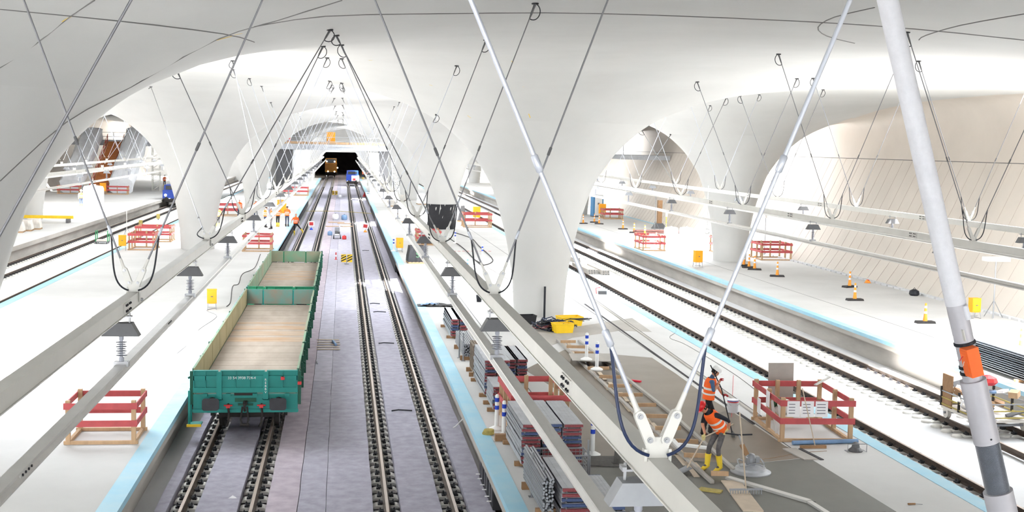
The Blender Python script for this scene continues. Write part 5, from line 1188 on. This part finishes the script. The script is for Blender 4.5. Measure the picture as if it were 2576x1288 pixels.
cord([(545, 775), (520, 782), (545, 797), (500, 830), (480, 860), (445, 890)], 'zinc', 'thin pale cable trailing from the orange cabinet', .009)
# ------------------------------------------------------------------ outer right platform and tracks
def toilet(p):
    t = thing('portable_toilet', 'blue and white portable toilet against the right wall', 'toilet', p, .1); M['tblue'] = mat('toilet_blue', sr(70, 130, 176), .5, var=.05, scale=4)
    m = MB(); m.box(-.55, .55, -.55, .55, .1, 2.1); m.build('cabin', 'tblue', t); m = MB(); m.box(-.4, .4, -.58, -.551, .15, 2.05); d = m.build('door', 'wplast', t); m = MB(); m.box(-.1, .1, -.59, -.581, 1.3, 1.5); m.build('vent', 'hood', d)
    m = MB(); m.prism([(-.58, 2.1), (.58, 2.1), (.45, 2.35), (-.45, 2.35)], 1, -.58, .58); m.build('roof', 'wplast', t); m = MB(); m.box(-.55, .55, -.55, .55, 0, .1); m.build('skid', 'hood', t)
toilet(atz(1501, 545, PH))
def bundle(px, py, n, lab, rz, L=5.0):
    p = atz(px, py, -.245)
    for i in range(n):
        for j in range(3):
            m = MB(); m.box(-.075, .075, 0, L, 0, .09); m.box(-.05, .05, -.002, L, .02, .07, 1); tag(m.build('steel_profile', ['deckw', 'hood'], loc=(p.x+.17*i, p.y+.05*((i*3+j) % 3), p.z+.1*j), rot=(0, 0, rz)), '%s profile of row %s in the %s' % (['bottom', 'middle', 'top'][j], ordn[i], lab), 'profile', 'bundled steel profiles')
bundle(1483, 690, 4, 'near left profile bundle on the right slab', .03); bundle(1518, 692, 3, 'near right profile bundle on the right slab', .02, 4.6); bundle(1446, 660, 3, 'farther profile bundle on the right slab', .02)
t = thing('timber_post', 'thick upright timber beam in a dark foot by the right wall', 'post', atz(1658, 575, PH)); m = MB(); m.box(-.2, .2, -.2, .2, .1, 2.6); m.build('beam', 'brownw', t); m = MB(); m.prism([(-.7, 0), (.7, 0), (.25, .5), (-.25, .5)], 1, -.4, .4); m.build('foot', 'hood', t)
M['rust'] = mat('reddish_pipes', sr(150, 106, 100), .7, var=.2, scale=5)
p = atz(1655, 587, PH)
for k in range(9): m = MB(); m.tube([(-2.2+.1*(k % 3), -.3+.14*(k % 5), .08+.14*(k//5)), (2.2, .1+.14*(k % 5), .08+.14*(k//5))], .065, 7); tag(m.build('long_pole', 'rust', loc=p, smooth=True), 'reddish pole in the pile before the upright timber', 'pole', 'pile of reddish poles')
p = atz(1725, 612, PH)
for i in range(3):
    for j in range(2):
        t = thing('white_sack', '%s white sack of the sunlit pile, %s layer' % (['left', 'middle', 'right'][i], ['lower', 'upper'][j]), 'sack', (p.x-1.2+1.22*i, p.y, PH+.66*j), group='white sacks by the right wall'); m = MB(); m.lathe([(.45, 0), (.56, .1), (.58, .35), (.5, .55), (.2, .6)], (0, 0, 0), 12); m.build('bag', 'paper', t, smooth=True); m = MB(); m.tube([(0, 0, .58), (.06, 0, .64)], .06, 6); m.build('tied_neck', 'paper', t)
def lamp_pole(p, h, lab, head, mt='zinc'):
    t = thing('lamp_pole', lab, 'lamp', p); m = MB(); m.tube([(0, 0, .0), (0, 0, h)], .03, 6); m.build('pole', mt, t)
    for k in range(3): a = 2*PI*k/3; m = MB(); m.tube([(0, 0, .8), (.45*math.cos(a), .45*math.sin(a), .02)], .018, 5); m.build('tripod_leg', 'zinc', t)
    m = MB()
    if head: m.box(-.55, .55, -.25, .25, h-.02, h+.16)
    else: m.box(-.08, .08, -.06, .06, h-.3, h)
    m.build('lamp_head', 'wplast', t)
lamp_pole(Vector((29.6, 84.5, PH)), 2.9, 'thin pole beside the red wall barrier', False)
lamp_pole(Vector((29.2, 52.4, PH)), 2.6, 'tripod lamp with flat white head by the right wall', True)
lamp_pole(atz(1675, 585, PH), 1.7, 'yellowish signal post near the white sacks', False, 'yelp'); lamp_pole(Vector((28.0, 109.5, PH)), 3.4, 'tall thin post against the right wall', False)
t = thing('hard_hat', 'orange hard hat lying at the foot of the right wall', 'helmet', (29.45, 66.6, PH)); m = MB(); m.lathe([(.2, 0), (.21, .015), (.15, .03), (.14, .1), (.09, .16), (.02, .18)], (0, 0, 0), 14); m.build('shell', 'coneo', t, smooth=True); m = MB(); m.box(-.03, .03, -.12, .12, .14, .19); m.build('ridge', 'redp', t)
t = thing('black_bag', 'black bag at the foot of the right wall', 'bag', (29.4, 60.7, PH)); m = MB(); m.lathe([(.2, 0), (.27, .08), (.24, .25), (.1, .33)], (0, 0, 0), 10); m.build('bag', 'cable', t, smooth=True); m = MB(); m.tube([(-.08, 0, .32), (0, 0, .42), (.08, 0, .32)], .012, 5); m.build('strap', 'cable', t)
for k in range(60):
    m = MB(); m.box(-.12, .12, -.3, .3, 0, .1); tag(m.build('kerb_block', 'slab', loc=(29.9, 50+.8*k, PH+.001)), 'pale kerb block in the row along the right wall foot', 'kerb block', 'kerb blocks at the right wall')
t = thing('hanging_ring', 'white ring on a rope hanging beside the outer right column', 'ring', (23.4, 78.0, PH)); m = MB(); m.tube([(0, 0, 5.0), (0, 0, 2.2)], .03, 6); m.build('rope', 'wplast', t); m = MB(); m.tube([(.16*math.cos(a), 0, 2.04+.16*math.sin(a)) for a in [2*PI*k/12 for k in range(13)]], .05, 6); m.build('ring', 'wplast', t)
# corrugated sheets
p0 = Vector((21.75, 36.6, PH)); 
for k in range(12):
    m = MB(); W_, L_ = .9, 4.6; N = 10; vs = []
    for i in range(N+1):
        x = W_*i/N; z = .018*(1 if i % 2 else 0); vs += [(x, 0, z), (x, L_, z), (x, 0, z+.006), (x, L_, z+.006)]
    fs = []
    for i in range(N): a = i*4; b = a+4; fs += [(a, b, b+1, a+1), (a+2, a+3, b+3, b+2), (a, a+2, b+2, b), (a+1, b+1, b+3, a+3)]
    m.add(vs, fs); m.box(0, .03, 0, L_, .02, .045); m.box(W_-.03, W_, 0, L_, .02, .045)
    tag(m.build('sheet_panel', 'hoodl' if k > 9 else 'hood', loc=p0+Vector((random.uniform(-.015, .015), random.uniform(-.04, .04), .1+.072*k))), '%s grey ribbed panel of the stack behind the prop' % ('lowest' if k == 0 else 'topmost' if k == 11 else ordn[k]+' lowest'), 'panel', 'stacked ribbed panels')
for y in (37.2, 40.3): m = MB(); m.box(21.6, 22.8, y-.06, y+.06, PH, PH+.098); tag(m.build('squared_timber', 'brownw'), '%s timber under the ribbed panels' % ('near' if y < 39 else 'far'), 'timber', 'timbers under stacks')
for k, mt in enumerate(('bluegrey', 'paper', 'redp', 'paper', 'redp')):
    m = MB(); m.box(0, .9, 0, .7, 0, .09); tag(m.build('plastic_tray', mt, loc=(22.1, 35.3, PH+.004+.095*k)), '%s tray in the coloured pile at the right edge' % ['bottom blue', 'second, white', 'middle red', 'fourth, white', 'top red'][k], 'tray', 'coloured trays')
# rail cart with rubbish
t = thing('rail_cart', 'low rail cart loaded with rubbish on the right track', 'cart', (19.2, 34.6, 0))
for x in (-.7525, .7525):
    for y in (-.9, .9): m = MB(); m.lathe([(.05, -.05), (.17, -.05), (.17, .03), (.2, .035), (.2, .05), (.05, .05)], (x, y, .17), 16, rot=RY(PI/2)); m.build('wheel', 'deckw', t)
for y in (-.9, .9): m = MB(); m.tube([(-.85, y, .17), (.85, y, .17)], .04, 8); m.build('axle', 'zinc', t)
m = MB(); m.box(-.85, .85, -1.1, 1.1, .28, .36); m.build('platform', 'deckw', t)
for z in (.42, .62, .82):
    m = MB(); m.tube([(-.85, -1.1, z), (.85, -1.1, z), (.85, 1.1, z), (-.85, 1.1, z), (-.85, -1.1, z)], .022, 6); m.build('rail_bar', 'khaki' if z < .8 else 'zinc', t)
for x in (-.85, .85):
    for y in (-1.1, 0, 1.1): m = MB(); m.box(x-.03, x+.03, y-.03, y+.03, .36, .95); m.build('stake', 'under', t)
m = MB(); m.box(-.84, -.80, .5, 1.1, .36, 1.35); m.build('side_board', 'brownw', t)
for k in range(16):
    q = Vector((random.uniform(-.7, .6), random.uniform(-.9, .9), .4+.045*k)); m = MB(); m.cbox((0, 0, 0), (random.uniform(.2, .7), random.uniform(.1, .5), random.uniform(.03, .2)), rot=Euler((random.uniform(-.4, .4), random.uniform(-.4, .4), random.uniform(0, 3))).to_matrix()); tag(m.build('waste_piece', random.choice(['pine', 'paper', 'deckw', 'brownw', 'bluegrey', 'hood']), loc=Vector((19.2, 34.6, 0))+q), 'piece of waste %s in the rail cart load' % ordn[k], 'waste', 'rubbish on the rail cart')
m = MB(); m.lathe([(.2, 0), (.3, .1), (.26, .22), (.08, .3)], (0, 0, 0), 9); tag(m.build('red_bag', 'redp', loc=(19.45, 35.0, 1.12)), 'red crumpled bag on top of the cart load', 'bag')
# ------------------------------------------------------------------ bridge deck, stair and wrapped cores
t = thing('footbridge', 'grey footbridge spanning the hall in the distance', 'footbridge', (0, 186, 0))
m = MB(); m.prism([(-4, 6.85), (4, 6.85), (4, 7.55), (-4, 7.55)], 0, -40.5, 33.8); m.box(-40.5, 33.8, -4.15, -4, 7.3, 7.65); m.build('deck', 'deck', t)
for k in range(24):
    x = -38+3*k; m = MB(); m.box(x-.04, x+.04, -4.0, -3.9, 7.6, 8.7); m.build('railing_post', 'zinc', t)
for z in (8.1, 8.7): m = MB(); m.box(-40, 33, -3.97, -3.92, z-.03, z+.03); m.build('handrail', 'zinc', t)
for k in range(14): m = MB(); x = -9+1.35*k; m.box(x, x+1.3, -3.9, -3.86, 7.66, 8.0); m.build('toe_board', 'pine', t)
for x0, x1, lab in ((-9.6, -7.3, 'left'), (5.3, 6.6, 'right')):
    m = MB(); m.box(x0, x1, 184, 189, PH, 6.85); tag(m.build('stair_core', 'hood'), 'dark grey core wall under the footbridge on the %s' % lab, 'wall')
t = thing('site_container', 'orange site container standing on the footbridge', 'container', (-1.75, 184.5, 7.56)); m = MB(); m.box(-.62, .62, -.6, .6, .1, 1.9); m.build('box', 'orangebox', t); m = MB(); m.box(-.5, .5, -.66, -.601, .2, 1.0); m.build('door', 'orangebox', t); m = MB(); m.box(-.62, .62, -.6, .6, 0, .1); m.build('skid', 'hood', t)
t = thing('bridge_fence', 'red and white boards on the left of the footbridge', 'fence', (-8.2, 182.4, 7.66))
for k in range(3): m = MB(); m.box(-.8, .8, -.02, .02, .2+.4*k, .42+.4*k); m.build('board', 'redw', t)
for x in (-.7, .7): m = MB(); m.box(x-.05, x+.05, .021, .1, 0, 1.3); m.build('post', 'pine', t)
M['film'] = mat('white_plastic_film', sr(232, 234, 238), .4, var=.05, scale=2, bump=.5, detail=8)
def wrapped(x0, x1, y0, y1, z1, lab, lean=0):
    m = MB(); n = 28; rows = 9; vs = []
    for i in range(rows):
        z = PH+(z1-PH)*i/(rows-1)
        for j in range(n):
            a = 2*PI*j/n; c, s_ = math.cos(a), math.sin(a); q = max(abs(c), abs(s_)); k = 1+.05*math.sin(j*2.3+i*1.1); vs.append(((x0+x1)/2+(x1-x0)/2*c/q*k+lean*i/(rows-1), (y0+y1)/2+(y1-y0)/2*s_/q*k, z))
    m.add(vs, [(i*n+j, i*n+(j+1) % n, (i+1)*n+(j+1) % n, (i+1)*n+j) for i in range(rows-1) for j in range(n)]+[tuple((rows-1)*n+j for j in range(n))]); return tag(m.build('wrapped_core', 'film'), lab, 'wrapped structure')
wrapped(-7.2, -5.0, 176, 180, 6.8, 'white film wrapped stair core left of the middle tracks', .4); wrapped(3.9, 5.2, 176, 180, 6.6, 'white film wrapped core right of the middle tracks', -.2)
t = thing('steel_stair', 'grey steel stair up to the footbridge on the right', 'stairs', (7.6, 172, PH))
for k in range(34): m = MB(); m.box(-.65, .65, .29*k, .29*k+.28, .2*k+.1, .2*k+.14); m.build('tread', 'deck', t)
for x in (-.72, .72):
    m = MB(); m.bar((x, 0, .0), (x, 9.9, 6.75), .06, .3); m.build('stringer', 'hood', t); m = MB(); m.tube([(x, 0, 1.1), (x, 9.9, 7.85)], .035, 6); m.build('handrail', 'cable', t)
# escalators and timber stair on the left
BX, BY = -31.6, 168.5
def slope(x, w, y0, y1, z0, z1, h, lab, mt):
    m = MB(); n = 20; rows = 14; vs = []
    for i in range(rows):
        u = i/(rows-1); y = y0+(y1-y0)*u; z = z0+(z1-z0)*u
        for j in range(n):
            a = 2*PI*j/n; c, s_ = math.cos(a), math.sin(a); q = max(abs(c), abs(s_)); k = 1+.05*math.sin(j*1.9+i*1.3); vs.append((x+w/2*c/q*k, y-.3*s_/q, z+h/2+h/2*s_/q*k))
    m.add(vs, [(i*n+j, i*n+(j+1) % n, (i+1)*n+(j+1) % n, (i+1)*n+j) for i in range(rows-1) for j in range(n)]+[tuple(range(n)), tuple((rows-1)*n+j for j in range(n))]); return tag(m.build('covered_escalator', mt), lab, 'escalator', 'film covered escalators')
slope(BX-3.1, 2.6, BY-2, BY+13, PH, 7.6, 1.7, 'film covered escalator left of the orange timber stair', 'film'); slope(BX+3.0, 2.9, BY-1, BY+13, PH, 7.6, 1.9, 'film covered escalator right of the orange timber stair', 'film')
M['ply'] = mat('orange_plywood', sr(206, 132, 82), .75, var=.12, scale=3)
t = thing('timber_stair', 'orange plywood stair between the covered escalators', 'stairs', (BX, BY, PH))
for k in range(36): m = MB(); m.box(-1.05, 1.05, .37*k, .37*k+.36, .185*k, .185*k+.06); m.box(-1.05, 1.05, .37*k+.34, .37*k+.365, .185*k+.06, .185*k+.185); m.build('step', 'ply', t)
for x in (-1.12, 1.12):
    m = MB(); m.bar((x, 0, .1), (x, 13.3, 6.75), .05, .35); m.build('stringer', 'ply', t)
    for k in range(10): m = MB(); y = .3+1.4*k; m.box(x-.05, x+.05, y-.05, y+.05, .5*y, .5*y+1.15); m.build('rail_post', 'redw', t)
    for dz in (.6, 1.1): m = MB(); m.bar((x, .2, .1+dz), (x, 13.2, 6.6+dz), .03, .12); m.build('rail_board', 'ply', t)
t = thing('lattice_tower', 'white lattice tower beside the covered escalator', 'tower', (-25.6, 178, PH))
for x, y in ((-.5, -.5), (.5, -.5), (.5, .5), (-.5, .5)): m = MB(); m.tube([(x, y, 0), (x, y, 6.0)], .06, 6); m.build('leg', 'wsteel', t)
for k in range(8):
    for a, b in (((-.5, -.5), (.5, -.5)), ((.5, -.5), (.5, .5))): m = MB(); m.tube([(a[0], a[1], .75*k), (b[0], b[1], .75*k+.75)], .035, 5); m.tube([(a[0], a[1], .75*k), (b[0], b[1], .75*k)], .035, 5); m.build('brace', 'wsteel', t)
t = thing('white_tank', 'large sunlit white tank on the escalator platform', 'tank', (-24.7, 129.2, PH)); m = MB(); m.lathe([(.9, 0), (1.0, .1), (1.0, 2.1), (.9, 2.3), (.3, 2.4)], (0, 0, 0), 22); m.build('vessel', 'wplast', t, smooth=True); m = MB(); m.lathe([(.25, 2.38), (.25, 2.5)], (0, 0, 0), 12); m.build('lid', 'wplast', t); m = MB(); m.box(-.5, .1, -1.02, -1.0, .7, 1.3); m.build('label_panel', 'bluegrey', t)
for k in range(3):
    tarped(38+22*k, 586-4*k, 1.1, 1.2, .7, '%s grey wrapped pallet at the left edge' % ['left', 'middle', 'right'][k], 'deckw')
t = thing('yellow_beam', 'yellow steel beam on dark feet behind the wrapped pallets', 'beam', (-25.8, 108.5, PH)); m = MB(); m.box(-3.4, 3.4, -.15, .15, .35, .6); m.build('beam', 'yelp', t)
for x in (-3, 3): m = MB(); m.box(x-.1, x+.1, -.5, .5, 0, .35); m.build('foot', 'hood', t)
t = thing('green_trolley', 'green tube trolley standing on the left slab', 'trolley', atz(257, 613, -.245)); M['gtube'] = mat('green_tube', sr(40, 140, 84), .5, var=.06, scale=5)
for x in (-.45, .45): m = MB(); m.tube([(x, -.2, .1), (x, -.2, 1.0), (x, .5, 1.0), (x, .5, .1)], .035, 6); m.build('side_hoop', 'gtube', t)
m = MB(); m.box(-.5, .5, -.3, .6, .12, .18); m.build('tray', 'hood', t); m = MB(); m.box(-.4, .4, -.2, .5, .19, .32); m.build('load', 'deckw', t)
for x in (-.4, .4):
    for y in (-.25, .55): m = MB(); m.lathe([(.06, -.025), (.06, .025)], (x, y, .06), 10, rot=RY(PI/2)); m.build('wheel', 'cable', t)
for px, py, lab in ((363, 598, 'signal post on the left slab'),): lamp_pole(Vector((-17.8, 107, -.245)), 2.6, lab, False, 'deckw')
for px, py, lab in ((354, 570, 'left small pale marker box on the left slab'), (398, 553, 'right small pale marker box on the left slab')): t = thing('marker_box', lab, 'marker', atz(px, py, -.245)); m = MB(); m.box(-.16, .16, -.12, .12, .12, .6); m.build('box', 'khaki', t); m = MB(); m.box(-.05, .05, -.05, .05, 0, .12); m.build('foot', 'hood', t)
# vehicles
M['vblue'] = mat('blue_vehicle_paint', sr(30, 62, 150), .4, var=.08, scale=3); M['vyel'] = mat('amber_loco_paint', sr(222, 150, 44), .45, var=.06, scale=3); M['glass'] = mat('dark_glass', sr(30, 34, 40), .15, var=0)
M['lampe'] = mat('headlamp', (1, .97, .9), .3, var=0, emit=6)
def vehicle(x, y, w, h, L, paint, lab, lamps, name='rail_vehicle', zbody=.9):
    t = thing(name, lab, 'rail vehicle', (x, y, 0)); m = MB(); m.box(-w/2, w/2, 0, L, zbody, zbody+h*.62); m.box(-w/2+.1, w/2-.1, .5, L*.5, zbody+h*.62, zbody+h); m.build('body', paint, t)
    m = MB(); m.box(-w/2+.05, w/2-.05, -.1, L, .5, zbody); m.build('chassis', 'under', t); m = MB(); m.box(-w/2+.3, w/2-.3, .49, .5, zbody+h*.66, zbody+h*.94); m.build('windscreen', 'glass', t)
    for q in (-.7, .7): m = MB(); m.lathe([(.2, 0), (.2, .3)], (q*w*.42, -.1, .9), 10, rot=RX(PI/2)); m.build('buffer', 'under', t)
    for q, z in lamps: m = MB(); m.lathe([(.15, 0), (.13, .05)], (q*w/2, -.02, z), 10, rot=RX(PI/2)); m.build('headlamp', 'lampe', t)
    for yy in (1.5, L-1.5): wheelset(t, yy)
    return t
vehicle(TRK[2], 288, 2.7, 3.1, 9, 'vyel', 'amber locomotive with lit headlamps at the tunnel mouth', [(-.7, 3.6), (.6, 3.6), (-.5, 1.3), (.6, 1.3), (1.1, 2.2)], 'locomotive', 1.2)
vehicle(TRK[3], 232, 2.3, 1.9, 8, 'vblue', 'blue track vehicle on the right middle track', [(-.8, .8), (.8, .8)])
o = vehicle(TRK[0], 152, 2.3, 1.6, 8, 'vblue', 'blue track vehicle on the outer left track', [(-.7, 1.3), (.7, 1.3), (-.3, .8)])
t = thing('warning_plate', 'white and red plate on the blue middle vehicle', 'sign', (TRK[3]+.5, 231.9, .95)); m = MB(); m.box(-.7, .7, -.04, 0, 0, 1.0); m.build('panel', 'paper', t); m = MB(); m.box(-.45, .05, -.06, -.041, .1, .5); m.build('red_patch', 'redp', t)
t = thing('tunnel_arch', 'white steel arch frame before the tunnel mouth', 'arch', (-.4, 212, 0)); m = MB(); m.tube([(-4.6, 0, 3.0), (-3.0, 0, 6.0), (-2.4, 0, 6.5), (2.4, 0, 6.6), (3.0, 0, 6.1), (4.6, 0, 3.0)], .16, 8); m.build('frame', 'wsteel', t); 
for x in (-4.6, 4.6): m = MB(); m.tube([(x, 0, 0.78), (x, 0, 3.05)], .14, 8); m.build('leg', 'wsteel', t)
# clutter along the distant left platform
for k in range(6): tarped(712-14*(k % 3)+20*(k//3), 506-18*(k//3)-6*(k % 3), 1.4, 1.4, .7, '%s distant pallet behind the workers on the left platform' % ordn[k], ['deckw', 'hood', 'wplast'][k % 3])
gl = thing('wall_gallery', 'grey gallery slab with railing fixed to the right wall', 'gallery', (0, 0, 0)); m = MB(); m.box(28.6, 33.6, 126, 182, 6.9, 7.35); m.build('slab', 'deck', gl); m = MB(); m.box(28.6, 28.68, 126, 182, 8.35, 8.42); m.build('handrail', 'zinc', gl)
for k in range(15): m = MB(); m.box(28.6, 28.66, 126+4*k-.03, 126+4*k+.03, 7.35, 8.38); m.build('railing_post', 'zinc', gl)

# fill lamps added to brighten the tunnel and the locomotive
for y in (266, 300):
    t = thing('fill_lamp', '%s added fill lamp under the tunnel roof' % ('nearer' if y < 280 else 'farther'), 'lamp', (-.4, y, 6.76)); m = MB(); m.box(-.4, .4, -.1, .1, -.12, 0); m.build('housing', 'hood', t); m = MB(); m.box(-.35, .35, -.08, .08, -.14, -.121); m.build('diffuser', 'lampe', t)
    ld = bpy.data.lights.new('tunnel_fill_light', 'POINT'); ld.energy = 900; ld.shadow_soft_size = .3; ld.color = (1, .93, .82); lo = bpy.data.objects.new('tunnel_fill_light', ld); COL.objects.link(lo); lo.parent = t; lo.location = (0, 0, -.4)

# diagonal stay rod left of the camera's track, mirror image of the leaning prop
a_, b_ = aty(330, 0, 14.0), aty(0, 590, 14.0); d_ = (a_-b_).normalized()
f_ = b_-d_*((b_.z-PH)/d_.z); top_ = a_+d_*((zceil(a_.x+.8, 14.0)-a_.z)/d_.z)
t = thing('stay_rod', 'long silver stay rod crossing the upper left corner', 'rod', f_); Lr = (top_-f_).length
m = MB(); m.tube([(0, 0, 0), d_*(Lr*.55)], .024, 10); m.build('lower_rod', 'rodw', t, smooth=True); m = MB(); m.tube([d_*(Lr*.55), d_*Lr], .016, 10); m.build('upper_rod', 'rod', t, smooth=True)
for u in (.30, .46, .55): m = MB(); m.tube([d_*(Lr*u-.12), d_*(Lr*u-.1), d_*(Lr*u+.1), d_*(Lr*u+.12)], [.024, .032, .032, .02], 10); m.build('coupler_sleeve', 'rodw', t)
m = MB(); m.box(-.12, .12, -.12, .12, 0, .03); m.build('foot_plate', 'wsteel', t); m = MB(); m.lathe([(.08, -.04), (.08, .03)], d_*Lr, 10); m.build('ceiling_anchor', 'clip', t)
